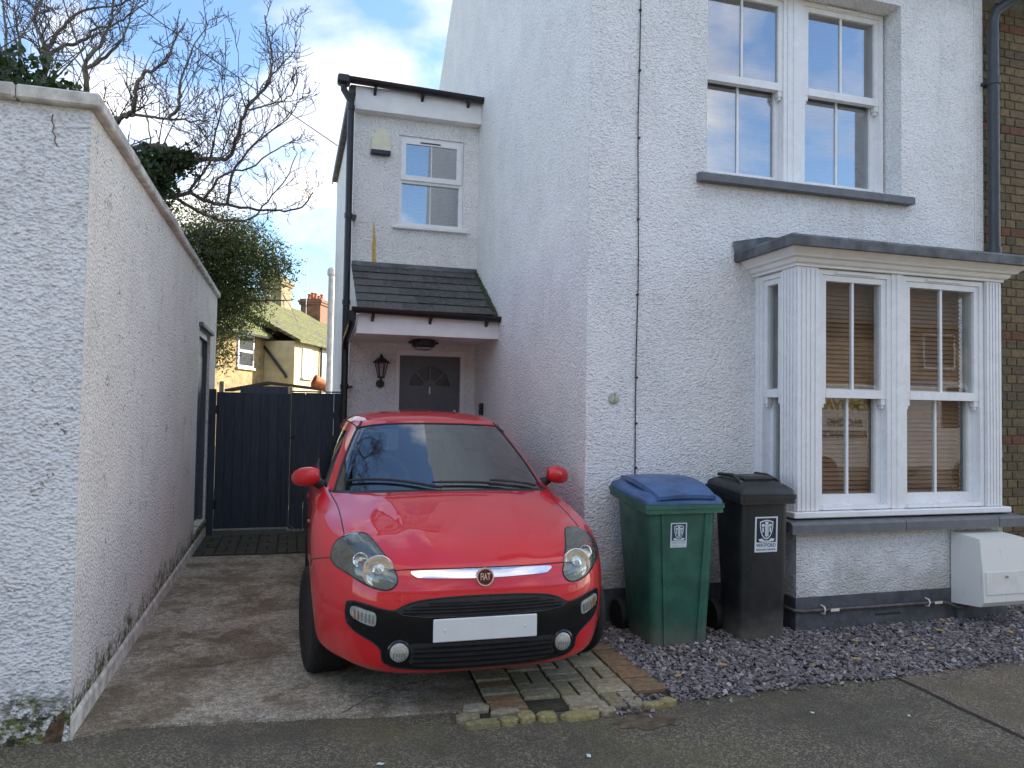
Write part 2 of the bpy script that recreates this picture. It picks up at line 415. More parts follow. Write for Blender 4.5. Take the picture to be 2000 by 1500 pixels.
class MB:
    def __init__(s): s.v = []; s.f = []
    def add(s, vs, fs):
        k = len(s.v); s.v += [tuple(map(float, q)) for q in vs]; s.f += [tuple(i+k for i in q) for q in fs]; return s
    def box(s, x0, x1, y0, y1, z0, z1, ch=0):
        x0, x1 = min(x0, x1), max(x0, x1); y0, y1 = min(y0, y1), max(y0, y1); z0, z1 = min(z0, z1), max(z0, z1)
        if not ch:
            vs = [(x, y, z) for z in (z0, z1) for y in (y0, y1) for x in (x0, x1)]
            return s.add(vs, [(0, 2, 3, 1), (4, 5, 7, 6), (0, 1, 5, 4), (2, 6, 7, 3), (0, 4, 6, 2), (1, 3, 7, 5)])
        ch = min(ch, (x1-x0)/2.01, (y1-y0)/2.01, (z1-z0)/2.01)
        bm = bmesh.new(); r = bmesh.ops.create_cube(bm, size=1)
        for v in bm.verts:
            v.co = ((x0+x1)/2+v.co.x*(x1-x0), (y0+y1)/2+v.co.y*(y1-y0), (z0+z1)/2+v.co.z*(z1-z0))
        bmesh.ops.bevel(bm, geom=list(bm.edges), offset=ch, segments=1, affect='EDGES')
        bm.verts.index_update()
        s.add([v.co for v in bm.verts], [[v.index for v in f.verts] for f in bm.faces]); bm.free(); return s
    def prism(s, poly, axis, a0, a1):
        """poly: 2-D outline extruded along axis from a0 to a1 (x: poly=(y,z); y: (x,z); z: (x,y))"""
        def P(p, a): return {'x': (a, p[0], p[1]), 'y': (p[0], a, p[1]), 'z': (p[0], p[1], a)}[axis]
        n = len(poly)
        vs = [P(p, a0) for p in poly]+[P(p, a1) for p in poly]
        return s.add(vs, [tuple(range(n))[::-1], tuple(range(n, 2*n))]+[(i, (i+1) % n, n+(i+1) % n, n+i) for i in range(n)])
    def tube(s, pts, r, seg=10, cap=True):
        pts = [Vector(p) for p in pts]; n = len(pts)
        rr = r if isinstance(r, (list, tuple)) else [r]*n
        t0 = (pts[1]-pts[0]).normalized()
        a = Vector((0, 0, 1)) if abs(t0.z) < .9 else Vector((1, 0, 0))
        u = (a-t0*a.dot(t0)).normalized(); vs = []
        for i in range(n):
            t = (pts[min(i+1, n-1)]-pts[max(i-1, 0)]).normalized()
            u = (u-t*u.dot(t))
            u = u.normalized() if u.length > 1e-6 else t.orthogonal().normalized()
            w = t.cross(u)
            for k in range(seg):
                q = 2*math.pi*k/seg
                vs.append(pts[i]+(u*math.cos(q)+w*math.sin(q))*rr[i])
        fs = [(i*seg+k, i*seg+(k+1) % seg, (i+1)*seg+(k+1) % seg, (i+1)*seg+k) for i in range(n-1) for k in range(seg)]
        if cap: fs += [tuple(range(seg))[::-1], tuple((n-1)*seg+k for k in range(seg))]
        return s.add(vs, fs)
    def lathe(s, prof, seg=24, c=(0, 0, 0), axis='z'):
        def P(r, h, q):
            a, b = r*math.cos(q), r*math.sin(q)
            p = {'z': (a, b, h), 'y': (a, h, b), 'x': (h, a, b)}[axis]
            return (p[0]+c[0], p[1]+c[1], p[2]+c[2])
        n = len(prof)
        vs = [P(r, h, 2*math.pi*k/seg) for (r, h) in prof for k in range(seg)]
        fs = [(i*seg+k, i*seg+(k+1) % seg, (i+1)*seg+(k+1) % seg, (i+1)*seg+k) for i in range(n-1) for k in range(seg)]
        fs += [tuple(range(seg))[::-1], tuple((n-1)*seg+k for k in range(seg))]
        return s.add(vs, fs)
    def grid(s, G):
        G = np.asarray(G); a, b = G.shape[:2]
        return s.add(G.reshape(-1, 3), [(i*b+j, i*b+j+1, (i+1)*b+j+1, (i+1)*b+j) for i in range(a-1) for j in range(b-1)])
    def mesh(s, name, mat, off=(0, 0, 0), smooth=False, fix=True):
        me = bpy.data.meshes.new(name)
        vs = [(x-off[0], y-off[1], z-off[2]) for x, y, z in s.v]
        me.from_pydata(vs, [], s.f)
        if fix:
            bm = bmesh.new(); bm.from_mesh(me); bmesh.ops.recalc_face_normals(bm, faces=bm.faces); bm.to_mesh(me); bm.free()
        me.materials.append(mat)
        if smooth:
            me.shade_smooth()
            if smooth != 2: me.set_sharp_from_angle(angle=R(38))
        me.update()
        return me
    def build(s, name, mat, parent=None, smooth=False, fix=True, origin=None):
        off = rootloc(parent) if parent is not None else Vector(origin or (0, 0, 0))
        o = bpy.data.objects.new(name, s.mesh(name, mat, off, smooth, fix)); COL.objects.link(o)
        if parent is not None: o.parent = parent
        else: o.location = off
        return o

def box(name, mat, parent, *b, ch=0):
    return MB().box(*b, ch=ch).build(name, mat, parent)

def wall_holes(axis, c0, c1, u0, u1, z0, z1, holes):
    """slab lying across `axis` with rectangular holes (u0,u1,z0,z1)"""
    us = sorted({u0, u1, *[h[0] for h in holes], *[h[1] for h in holes]})
    zs = sorted({z0, z1, *[h[2] for h in holes], *[h[3] for h in holes]})
    bm = bmesh.new(); C = {}
    def V(u, c, z):
        k = (u, c, z)
        if k not in C: C[k] = bm.verts.new((u, c, z) if axis == 'y' else (c, u, z))
        return C[k]
    def solid(i, j):
        if i < 0 or j < 0 or i >= len(us)-1 or j >= len(zs)-1: return False
        u, z = (us[i]+us[i+1])/2, (zs[j]+zs[j+1])/2
        return not any(h[0] < u < h[1] and h[2] < z < h[3] for h in holes)
    for i in range(len(us)-1):
        for j in range(len(zs)-1):
            if not solid(i, j): continue
            a, b, c, d = us[i], us[i+1], zs[j], zs[j+1]
            for cc in (c0, c1): bm.faces.new([V(a, cc, c), V(b, cc, c), V(b, cc, d), V(a, cc, d)])
            if not solid(i-1, j): bm.faces.new([V(a, c0, c), V(a, c1, c), V(a, c1, d), V(a, c0, d)])
            if not solid(i+1, j): bm.faces.new([V(b, c0, c), V(b, c1, c), V(b, c1, d), V(b, c0, d)])
            if not solid(i, j-1): bm.faces.new([V(a, c0, c), V(b, c0, c), V(b, c1, c), V(a, c1, c)])
            if not solid(i, j+1): bm.faces.new([V(a, c0, d), V(b, c0, d), V(b, c1, d), V(a, c1, d)])
    bm.verts.index_update(); m = MB()
    m.add([v.co for v in bm.verts], [[v.index for v in f.verts] for f in bm.faces]); bm.free()
    return m

def text_mesh(body, size, depth=.001, align='CENTER', bold=0.0, xscale=1.0):
    cu = bpy.data.curves.new('text', 'FONT'); cu.body = body; cu.size = size; cu.extrude = depth; cu.align_x = align; cu.align_y = 'CENTER'
    cu.offset = bold; cu.resolution_u = 3
    o = bpy.data.objects.new('text', cu); COL.objects.link(o)
    dg = bpy.context.evaluated_depsgraph_get()
    me = bpy.data.meshes.new_from_object(o.evaluated_get(dg))
    v = [(p.co.x*xscale, p.co.y, p.co.z) for p in me.vertices]; f = [tuple(q.vertices) for q in me.polygons]
    bpy.data.objects.remove(o); bpy.data.meshes.remove(me)
    return v, f

def halfpipe(m, p0, p1, r, th=.004, seg=10):
    """open gutter trough between two points"""
    p0, p1 = Vector(p0), Vector(p1); d = (p1-p0).normalized(); s = d.cross(Vector((0, 0, 1))).normalized()
    prof = []
    for k in range(seg+1):
        q = math.pi*k/seg; prof.append((math.cos(q)*r, -math.sin(q)*r))
    for k in range(seg, -1, -1):
        q = math.pi*k/seg; prof.append((math.cos(q)*(r-th), -math.sin(q)*(r-th)))
    n = len(prof); vs = []
    for p in (p0, p1): vs += [p+s*a+Vector((0, 0, b)) for a, b in prof]
    m.add(vs, [(i, (i+1) % n, n+(i+1) % n, n+i) for i in range(n)])
    # stop ends
    for e, p in ((-1, p0), (1, p1)):
        q = [p+s*a+Vector((0, 0, b)) for a, b in prof[:seg+1]]
        k = [x+d*e*.004 for x in q]; N = len(q)
        m.add(q+k, [tuple(range(N)), tuple(range(N, 2*N))]+[(i, (i+1) % N, N+(i+1) % N, N+i) for i in range(N)])
# ================================================================== SETTING
pav = MB().add([(-150, -150, 0), (150, -150, 0), (150, 150, 0), (-150, 150, 0)], [(0, 1, 2, 3)]).build('pavement', M['asphalt'])
setp(pav, kind='structure')
rel = MB().prism([(3.345, 2.2), (3.34, 2.6), (3.352, 2.8), (3.36, 3.1), (3.38, 3.3), (3.386, 3.56), (4.0, 3.57), (12, 3.56), (12, 2.2)], 'z', -.02, .006).build('relaid_pavement', M['asphalt2'])
setp(rel, kind='structure')
jn = MB()
jp = [(3.335, 2.2), (3.33, 2.6), (3.343, 2.8), (3.35, 3.1), (3.37, 3.3), (3.376, 3.56)]
for (a, b), (c, d) in zip(jp[:-1], jp[1:]):
    jn.add([(a-.010, b, .003), (a+.012, b, .003), (c+.012, d, .003), (c-.010, d, .003)], [(0, 1, 2, 3)])
jn.build('tar_joint', M['matblack'], rel)

# concrete drive, its front edge worn and uneven
fe = [(-.89, 3.80), (-.72, 3.835), (-.52, 3.842), (-.3, 3.80), (-.1, 3.78), (.03, 3.765), (.2, 3.75), (.42, 3.70), (.6, 3.685), (.75, 3.67), (.84, 3.655), (.93, 3.70)]
fe2 = []
for (a, b), (c, d) in zip(fe[:-1], fe[1:]):
    for k in range(5):
        t = k/5; fe2.append((a+(c-a)*t, b+(d-b)*t+random.uniform(-.008, .008)))
poly = fe2+[(.979, 3.70), (1.072, 5.2), (1.072, 5.35), (2.0, 5.35), (2.0, 8.25), (.6, 8.25), (.6, 7.93), (-.2, 7.915), (-.89, 7.95)]
dr = MB().prism(poly, 'z', -.03, .012).build('driveway', M['concrete']); setp(dr, kind='structure')
ck = MB(); cp = [(-.62, 4.60), (-.50, 4.63), (-.42, 4.62), (-.30, 4.66), (-.20, 4.70), (-.12, 4.69), (0, 4.74), (.14, 4.77), (.3, 4.82)]
for (a, b), (c, d) in zip(cp[:-1], cp[1:]):
    w = random.uniform(.002, .004)
    ck.add([(a, b-w, .0132), (c, d-w, .0132), (c, d+w, .0132), (a, b+w, .0132)], [(0, 1, 2, 3)])
cp = [(.28, 3.76), (.40, 3.90), (.46, 3.96), (.60, 4.05), (.80, 4.12)]
for (a, b), (c, d) in zip(cp[:-1], cp[1:]):
    w = .004
    ck.add([(a, b-w, .0134), (c, d-w, .0134), (c, d+w, .0134), (a, b+w, .0134)], [(0, 1, 2, 3)])
ck.build('crack', M['matblack'], dr, fix=False)

# block paving beside the car and by the gate: every block a part
def paver_mesh(name, lx, ly, mat):
    m = MB(); c = .0045; h = .05
    x, y = lx/2, ly/2
    vs = [(-x, -y, -h), (x, -y, -h), (x, y, -h), (-x, y, -h), (-x, -y, -c), (x, -y, -c), (x, y, -c), (-x, y, -c),
          (-x+c, -y+c, 0), (x-c, -y+c, 0), (x-c, y-c, 0), (-x+c, y-c, 0)]
    m.add(vs, [(0, 1, 5, 4), (1, 2, 6, 5), (2, 3, 7, 6), (3, 0, 4, 7), (4, 5, 9, 8), (5, 6, 10, 9), (6, 7, 11, 10), (7, 4, 8, 11), (8, 9, 10, 11)])
    return m.mesh(name, mat)
bed = MB().prism([(.93, 3.56), (1.96, 3.52), (2.0, 5.3), (1.03, 5.3)], 'z', -.03, .004).build('block_paving', plain('jointing_sand', (.035, .035, .018), .95, vary=.4))
setp(bed, kind='structure')
PM = {k: {a: paver_mesh('paver', a[0]-.007, a[1]-.007, M[k]) for a in ((.196, .094), (.094, .196))} for k in ('paver', 'paver_tan', 'paver_dark')}
def put_paver(kind, dims, x, y, z, rz, parent, name='paver'):
    o = bpy.data.objects.new(name, PM[kind][dims]); COL.objects.link(o); o.parent = parent
    o.location = (x, y, z); o.rotation_euler = (random.gauss(0, .012), random.gauss(0, .012), rz+random.gauss(0, .006))
A0 = R(-3.4); ca, sa = math.cos(A0), math.sin(A0)
def blk(u, v): return (.985+u*ca-v*sa, 3.60+u*sa+v*ca)
for i in range(17):
    for c, k in ((0, 'paver_tan' if i > 0 else 'paver'), (4, 'paver_tan')):
        if c == 4 and i < 1: continue
        x, y = blk(c*.2+.1, i*.1+.05); put_paver('paver_tan' if c == 4 else ('paver' if random.random() < .5 else 'paver_tan'), (.196, .094), x, y, .021+random.uniform(-.004, .004), A0, bed)
for i in range(-1, 8):
    for c in (1, 2, 3):
        if i == -1 and c == 1: continue
        v0 = i*.2+.12
        if (i+c) % 2:
            for k in (0, 1):
                x, y = blk(c*.2+.1, v0+.05+k*.1); put_paver('paver', (.196, .094), x, y, .021+random.uniform(-.004, .004), A0, bed)
        else:
            for k in (0, 1):
                x, y = blk(c*.2+.05+k*.1, v0+.1); put_paver('paver', (.094, .196), x, y, .021+random.uniform(-.004, .004), A0, bed)
# broken mossy edging stones
def stone(x0, x1, y0, y1, mat, z=.012):
    n = 9; pts = []
    for k in range(n):
        q = 2*math.pi*k/n+random.uniform(-.15, .15)
        e = (abs(math.cos(q))**6+abs(math.sin(q))**6)**(-1/6)*random.uniform(.80, 1.04)
        pts.append(((x0+x1)/2+math.cos(q)*e*(x1-x0)/2, (y0+y1)/2+math.sin(q)*e*(y1-y0)/2))
    m = MB(); cxx, cyy = (x0+x1)/2, (y0+y1)/2
    lo = [(a, b, -.03) for a, b in pts]; mid = [(a, b, z-.004) for a, b in pts]
    top = [(cxx+(a-cxx)*.94, cyy+(b-cyy)*.94, z+random.uniform(-.003, .003)) for a, b in pts]
    m.add(lo+mid+top+[(cxx, cyy, z+.002)], [(i, (i+1) % n, n+(i+1) % n, n+i) for i in range(n)]+[(n+i, n+(i+1) % n, 2*n+(i+1) % n, 2*n+i) for i in range(n)]+[(2*n+i, 2*n+(i+1) % n, 3*n) for i in range(n)])
    m.build('edging_stone', mat, bed)
for x0, x1, y0, y1 in ((.81, 1.0, 3.44, 3.50), (1.0, 1.09, 3.445, 3.50), (1.09, 1.18, 3.45, 3.55), (1.18, 1.29, 3.43, 3.52), (1.29, 1.50, 3.41, 3.485), (1.75, 1.86, 3.44, 3.50), (1.85, 1.95, 3.46, 3.53)):
    stone(x0, x1, y0, y1, M['paver_moss'], .026)
for x0, x1, y0, y1 in ((.97, 1.14, 3.535, 3.60), (.80, .92, 3.51, 3.60), (.85, .99, 3.60, 3.70), (1.5, 1.6, 3.43, 3.5), (1.36, 1.52, 3.49, 3.56)):
    stone(x0, x1, y0, y1, M['paver'], .024)

bed2 = MB().prism([(-.9, 7.93), (.6, 7.93), (.6, 9.6), (-.9, 9.6)], 'z', -.03, .003).build('gate_paving', plain('damp_sand', (.02, .022, .016), .95, vary=.4))
setp(bed2, kind='structure')
for j in range(6):
    for i in range(7):
        v0 = 7.95+j*.2; u0 = -.89+i*.2
        if u0 > .42: continue
        if (i+j) % 2:
            for k in (0, 1): put_paver('paver_dark', (.196, .094), u0+.1, v0+.05+k*.1, .024+random.uniform(-.003, .003), 0, bed2)
        else:
            for k in (0, 1): put_paver('paver_dark', (.094, .196), u0+.05+k*.1, v0+.1, .024+random.uniform(-.003, .003), 0, bed2)

# hollow of bare earth worn into the tarmac by the paving
m = MB(); n = 22; ring = []
for f_, z_ in ((1.0, .0025), (.72, .0045), (.4, .0035)):
    ring += [(1.70+math.cos(2*math.pi*k/n)*.16*f_*(1+.22*math.sin(k*2.1)+.1*math.sin(k*5.3)), 3.325+math.sin(2*math.pi*k/n)*.085*f_*(1+.2*math.sin(k*1.7)), z_) for k in range(n)]
m.add(ring+[(1.70, 3.325, .003)], [(r*n+k, r*n+(k+1) % n, (r+1)*n+(k+1) % n, (r+1)*n+k) for r in range(2) for k in range(n)]+[(2*n+k, 2*n+(k+1) % n, 3*n) for k in range(n)])
m.build('earth_patch', plain('bare_earth', (.10, .075, .045), .95, vary=.5, scale=18, bump=.004, bscale=70), pav, fix=False)
# slate chippings
def chips(n, region, zf, tone=(0, .94), size=(.0075, .018)):
    x0, x1, y0, y1, ok = region
    pts = []
    while len(pts) < n:
        x, y = rng.uniform(x0, x1), rng.uniform(y0, y1)
        if ok(x, y): pts.append((x, y))
    base = np.array([(sx, sy, sz) for sz in (-1, 1) for sy in (-1, 1) for sx in (-1, 1)], float)
    faces = [(0, 2, 3, 1), (4, 5, 7, 6), (0, 1, 5, 4), (2, 6, 7, 3), (0, 4, 6, 2), (1, 3, 7, 5)]
    m = MB(); tones = []
    for (x, y) in pts:
        s = rng.uniform(*size); d = np.array([s, s*rng.uniform(.45, .9), s*rng.uniform(.14, .35)])
        v = base*d*rng.uniform(.65, 1.0, (8, 3))
        E = Matrix.Rotation(rng.uniform(0, 6.3), 3, 'Z') @ Matrix.Rotation(rng.normal(0, .38), 3, 'X') @ Matrix.Rotation(rng.normal(0, .38), 3, 'Y')
        v = v @ np.array(E).T + np.array([x, y, zf(x, y)+rng.uniform(-.004, .012)])
        m.add(v, faces); tones += [rng.uniform(*tone)]*8
    return m, tones
def gok(x, y):
    if y < 3.53+.02*math.sin(x*5)+.012*math.sin(x*17) and not (x < 1.85 and y > 3.42): return False
    if x < 1.97 and not (y < 3.60 and x > 1.52 and y > 3.42+.1*abs(x-1.70) and random.random() < .35): return y > 4.42 and x > 1.94
    if x > 3.34 and y > 4.39 and x < 5.22: return False
    return y < 4.92
gz = lambda x, y: .008+.008*min(1, max(0, (y-3.5)*3))
gm, gt = chips(22000, (1.45, 6.6, 3.40, 4.92, gok), gz)
gm2, gt2 = chips(90, (2.0, 6.4, 3.56, 4.85, gok), lambda x, y: gz(x, y)+.012, (.97, 1.0), (.01, .022))
gm.add(gm2.v, gm2.f); gt += gt2
def spill(x, y): return random.random() < math.exp(-max(0, 3.53-y)/.035)
gm3, gt3 = chips(260, (1.5, 5.6, 3.30, 3.53, spill), lambda x, y: .006, (0, .98), (.005, .014))
gm.add(gm3.v, gm3.f); gt += gt3
gb = MB().prism([(1.97, 3.56), (6.6, 3.56), (6.6, 4.92), (1.97, 4.92)], 'z', -.02, .008).build('gravel_bed', plain('dark_earth', (.035, .032, .034), .95, vary=.4)); setp(gb, kind='structure')
go = gm.build('slate_gravel', M['gravel'], fix=False)
setp(go, 'purple grey slate chippings spread along the foot of the white house', 'gravel', kind='stuff')
at = go.data.attributes.new('tone', 'FLOAT', 'POINT'); at.data.foreach_set('value', gt)
# fallen leaves and scraps
lvs = [(2.45, 3.85), (3.55, 4.05), (3.9, 3.8), (4.3, 4.1), (4.55, 3.75), (3.3, 3.75), (4.75, 3.95), (2.1, 3.75), (3.0, 3.05), (2.55, 3.2), (1.28, 3.05), (.4, 3.2), (4.0, 3.0)]
for i, (x, y) in enumerate(lvs):
    s = random.uniform(.012, .022)*(1 if y > 3.4 else .6); a = random.uniform(0, 6.3)
    vs = [(x+math.cos(a+q)*s*r, y+math.sin(a+q)*s*r, .009+(.034 if y > 3.56 else 0)+h) for q, r, h in ((0, 1.5, .004), (.7, 1, 0), (2.2, .9, .003), (3.14, 1.2, 0), (4.0, .9, .004), (5.6, 1, .001))]
    m = MB().add(vs+[(a_, b_, c_-.0025) for a_, b_, c_ in vs], [(0, 1, 2, 3, 4, 5), (11, 10, 9, 8, 7, 6)]+[(k, 6+k, 6+(k+1) % 6, (k+1) % 6) for k in range(6)])
    o = m.build('fallen_leaf', M['leafyellow'] if y > 3.4 else M['sticker'], origin=(x, y, .01))
    if y > 3.56: setp(o, 'small yellow brown dead leaf lying on the slate chippings', 'leaf', 'dead leaves on the chippings')
    else: setp(o, 'tiny pale scrap of litter lying on the asphalt pavement', 'litter', 'litter scraps on the pavement')

# ================================================================== GARDEN WALL (left)
gw = thing('garden_wall', 'tall white rendered garden wall with stone coping and a dark side door', 'wall', (-.9, 3.78, 0))
DY0, DY1, DZ0, DZ1 = 8.19, 9.26, .20, 2.30
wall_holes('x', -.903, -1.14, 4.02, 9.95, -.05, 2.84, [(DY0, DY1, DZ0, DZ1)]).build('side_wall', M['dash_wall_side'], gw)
box('corner_return', M['dash_wall_side'], gw, -.9032, -.9028, 3.7805, 4.0205, -.05, 2.838)  # thin skin carrying the side's painted-in brightness out to the corner
box('front_wall', M['dash_wall'], gw, -9, -.9035, 3.78, 4.0195, -.05, 2.84)
MB().prism([(-.9025, -.01), (-.889, -.01), (-.892, .085), (-.9025, .105)], 'y', 3.785, 9.9).build('skirting', plain('white_skirting_render', (.66, .63, .55), .85, vary=.3, scale=11, bump=.004, bscale=30), gw)
mcope = plain('weathered_coping', (.60, .57, .51), .85, vary=.28, scale=9, bump=.004)
# coping stones, slightly out of line
yy = 3.735
k = 0
while yy < 9.9:
    L = min(random.uniform(.85, 1.0), 9.97-yy)
    dz = random.uniform(-.004, .004); dx = random.uniform(-.006, .006)
    if k == 0: MB().box(-1.19+dx, -.862, 3.735, yy+L-.006, 2.842, 2.905+dz, ch=.008).build('coping_stone', mcope, gw)
    else: MB().box(-1.19+dx, -.862+dx, yy, yy+L-.006, 2.842+dz*.2, 2.902+dz, ch=.008).build('coping_stone', mcope, gw)
    yy += L; k += 1
xx = -1.197
for L in (.0, .95, .9, .95, .9, .95, .9):
    if L == 0: continue
    MB().box(xx-L+.008, xx-.001, 3.728, 4.07, 2.842, 2.912+random.uniform(-.008, .004), ch=.01).build('coping_stone', mcope, gw)
    xx -= L
# moss in the open coping joint, the crack below it, broken foot of the corner
m = MB()
for i in range(60):
    s = random.uniform(.006, .016); x, y, z = -1.19+random.gauss(0, .035), 3.727+random.uniform(-.01, .2), 2.912+abs(random.gauss(0, .006))
    m.add([(x-s, y, z), (x+s, y, z), (x, y+s, z), (x, y, z+s)], [(0, 1, 3), (1, 2, 3), (2, 0, 3)])
m.build('moss', M['ivy'], gw)
m = MB(); pr = None
for x, z in ((-1.058, 2.80), (-1.062, 2.77), (-1.052, 2.75), (-1.057, 2.72), (-1.044, 2.70), (-1.048, 2.68), (-1.035, 2.655)):
    if pr: m.add([(pr[0]-.003, 3.7785, pr[1]), (pr[0]+.003, 3.7785, pr[1]), (x+.003, 3.7785, z), (x-.003, 3.7785, z)], [(0, 1, 2, 3)])
    pr = (x, z)
m.build('crack', plain('crack_brown', (.20, .15, .10), .9), gw, fix=False)
m = MB(); m.prism([(-1.0, -.01), (-.935, -.01), (-.922, .07), (-.93, .13), (-.95, .12), (-.955, .085), (-.975, .09), (-.995, .05)], 'y', 3.7765, 3.79)
m.build('broken_brick', plain('exposed_brick', (.09, .055, .03), .95, vary=.5, scale=30, bump=.01, bscale=40), gw)
# door
dl = box('door', M['doorgrey'], gw, -1.01, -.975, DY0+.06, DY1-.06, DZ0+.02, DZ1-.07)
for a, b in ((.32, 1.0), (1.1, 2.05)):
    for c, d in ((DY0+.15, DY0+.50), (DY0+.57, DY1-.15)): box('door_panel', M['doorgrey'], dl, -.974, -.966, c, d, a, b, ch=.004)
fr = MB().box(-1.02, -.93, DY0, DY0+.06, DZ0, DZ1).box(-1.02, -.93, DY1-.06, DY1, DZ0, DZ1).box(-1.02, -.93, DY0+.06, DY1-.06, DZ1-.07, DZ1)
fr.build('door_frame', M['doorgrey'], gw)
box('lintel', M['sillgrey'], gw, -.93, -.862, DY0-.06, DY1+.04, DZ1+.001, DZ1+.045, ch=.006)
box('door_step', M['concrete'], gw, -1.10, -.885, DY0-.02, DY1+.02, .14, DZ0-.001, ch=.01)

# ================================================================== WHITE HOUSE
XS, YW, YE, XE, XR = 2.004, 4.906, 8.25, .602, 5.625
ho = thing('house', 'white pebbledashed end of terrace house with bay window and side extension', 'house', (XS, YW, 0))
TH = .30
UW = (2.957, 4.763, 3.315, 4.895)           # upper window opening
BW = (3.42, 5.16, .72, 2.60)                # opening behind the bay
wall_holes('y', YW, YW+TH, XS+.002, XR, -.05, 5.6, [UW, BW]).build('front_wall', M['dash'], ho)
MB().prism([(YW+.001, -.05), (11.65, -.05), (11.65, 5.4), (8.28, 8.78), (YW+.001, 5.4)], 'x', XS, XS+TH).build('gable_wall', M['dash_side'], ho)
box('rear_wall', M['dash'], ho, XS+TH, XR, 11.36, 11.64, -.05, 5.4)
box('party_wall', M['room'], ho, XR-.2, XR-.001, YW+TH, 11.36, -.05, 5.6)
box('floor_slab', M['room'], ho, XS+TH+.001, XR-.201, YW+TH+.001, 11.35, 2.68, 2.9)
box('floor_slab', M['room'], ho, XS+TH+.001, XR-.201, YW+TH+.001, 11.35, 5.25, 5.39)
MB().prism([(YW-.25, 5.25), (8.28, 8.80), (11.9, 5.2), (11.9, 5.28), (8.28, 8.93), (YW-.25, 5.38)], 'x', XS+TH, XR).build('roof', M['slate'], ho)
box('plinth', M['plinth'], ho, XS-.012, 3.36, YW-.018, YW-.0005, -.02, .25)
box('plinth', M['plinth'], ho, XS-.014, XS-.0005, YW, YE, -.02, .22)
box('plinth', M['plinth'], ho, 5.22, XR-.01, YW-.018, YW-.0005, -.02, .25)

def bxT(m, T, u0, u1, d0, d1, z0, z1, ch=0):
    a = T(u0, d0, z0); b = T(u1, d1, z1); m.box(a[0], b[0], a[1], b[1], a[2], b[2], ch=ch)

def sash_pair(par, T, u0, u1, z0, z1, rail, gmat, bars=1, vent=True):
    fwid = .035
    m = MB()
    bxT(m, T, u0, u0+fwid, 0, .13, z0, z1); bxT(m, T, u1-fwid, u1, 0, .13, z0, z1)
    bxT(m, T, u0+fwid, u1-fwid, 0, .13, z1-fwid, z1); bxT(m, T, u0+fwid, u1-fwid, -.012, .13, z0, z0+.03)
    m.build('window_frame', M['upvc'], par)
    a, b = u0+fwid, u1-fwid
    for nm, za, zb, d0 in (('sash', rail-.04, z1-fwid, .012), ('sash', z0+.03, rail+.03, .066)):
        st = .042; d1 = d0+.048
        m = MB(); upper = d0 < .03
        lowr = .06 if upper else .07
        bxT(m, T, a+.001, a+st, d0, d1, za, zb-.001); bxT(m, T, b-st, b-.001, d0, d1, za, zb-.001)
        bxT(m, T, a+st, b-st, d0, d1, zb-st, zb-.001)
        bxT(m, T, a+st, b-st, d0-(.004 if upper else 0), d1, za, za+lowr)
        if upper:      # run-through horns
            for h0, h1 in ((a+.004, a+.04), (b-.04, b-.004)):
                bxT(m, T, h0, h1, d0+.004, d1-.004, za-.045, za-.0005); bxT(m, T, h0+.008, h1-.008, d0+.010, d1-.010, za-.07, za-.0455)
        sa_ = m.build('sash', M['upvc'], par)
        n = bars+1; wdt = (b-st-a-st)/n
        for i in range(n):
            p0 = a+st+wdt*i; m = MB()
            bxT(m, T, p0+(.009 if i else 0), p0+wdt-(.009 if i < n-1 else 0), d0+.022, d0+.028, za+lowr, zb-st)
            m.build('pane', gmat, par)
            if i:
                m = MB(); bxT(m, T, p0-.009, p0+.009, d0+.012, d0+.036, za+lowr, zb-st); m.build('glazing_bar', M['upvc'], par)
    if vent:
        m = MB(); c = (u0+u1)/2; bxT(m, T, c-.17, c+.17, -.014, -.0005, z1-.028, z1-.010, ch=.003); m.build('trickle_vent', M['upvc'], par)

def blind(par, T, u0, u1, z0, z1, pitch, wid, tilt, mat, d=.2):
    m = MB(); z = z1
    dy, dz = wid/2*math.cos(tilt), wid/2*math.sin(tilt)
    while z > z0:
        ps = []
        for u in (u0, u1):
            for s_, t_ in ((-1, 0), (0, .003), (1, 0)):
                ps.append(T(u, d+s_*dy, z+s_*dz+t_))
        k = len(ps)
        qs = [(p[0], p[1], p[2]-.0022) for p in ps]
        m.add(ps+qs, [(0, 3, 4, 1), (1, 4, 5, 2), (6, 7, 10, 9), (7, 8, 11, 10), (0, 6, 9, 3), (2, 5, 11, 8)]); z -= pitch
    for u in (u0+.12*(u1-u0), u1-.12*(u1-u0)):
        bxT(m, T, u-.0015, u+.0015, d-dy-.002, d-dy-.001, z0, z1)
    o = m.build('blind_slats', mat, par, fix=False); o['kind'] = 'stuff'
    return o

# upper window
TF = lambda u, d, z: (u, YW+.175+d, z)
mul = MB().box(3.795, 3.925, YW+.168, YW+.31, UW[2]+.001, UW[3]-.001).box(3.845, 3.875, YW+.160, YW+.168, UW[2]+.001, UW[3]-.001)
wu = mul.build('upper_window', M['upvc'], ho)
sash_pair(wu, TF, UW[0]+.02, 3.794, UW[2]+.005, UW[3]-.005, 4.155, M['glass_up'])
sash_pair(wu, TF, 3.926, UW[1]-.02, UW[2]+.005, UW[3]-.005, 4.155, M['glass_up'])
blind(wu, TF, UW[0]+.05, 3.78, UW[2]+.06, UW[3]-.05, .034, .03, R(35), M['paleblind'], .22)
blind(wu, TF, 3.95, UW[1]-.05, UW[2]+.06, UW[3]-.05, .034, .03, R(35), M['paleblind'], .22)
MB().prism([(YW-.075, 3.225), (YW-.075, 3.275), (YW-.055, 3.29), (YW+.20, 3.314), (YW+.20, 3.225)], 'x', 2.87, 4.83).build('window_sill', M['sillgrey'], wu)

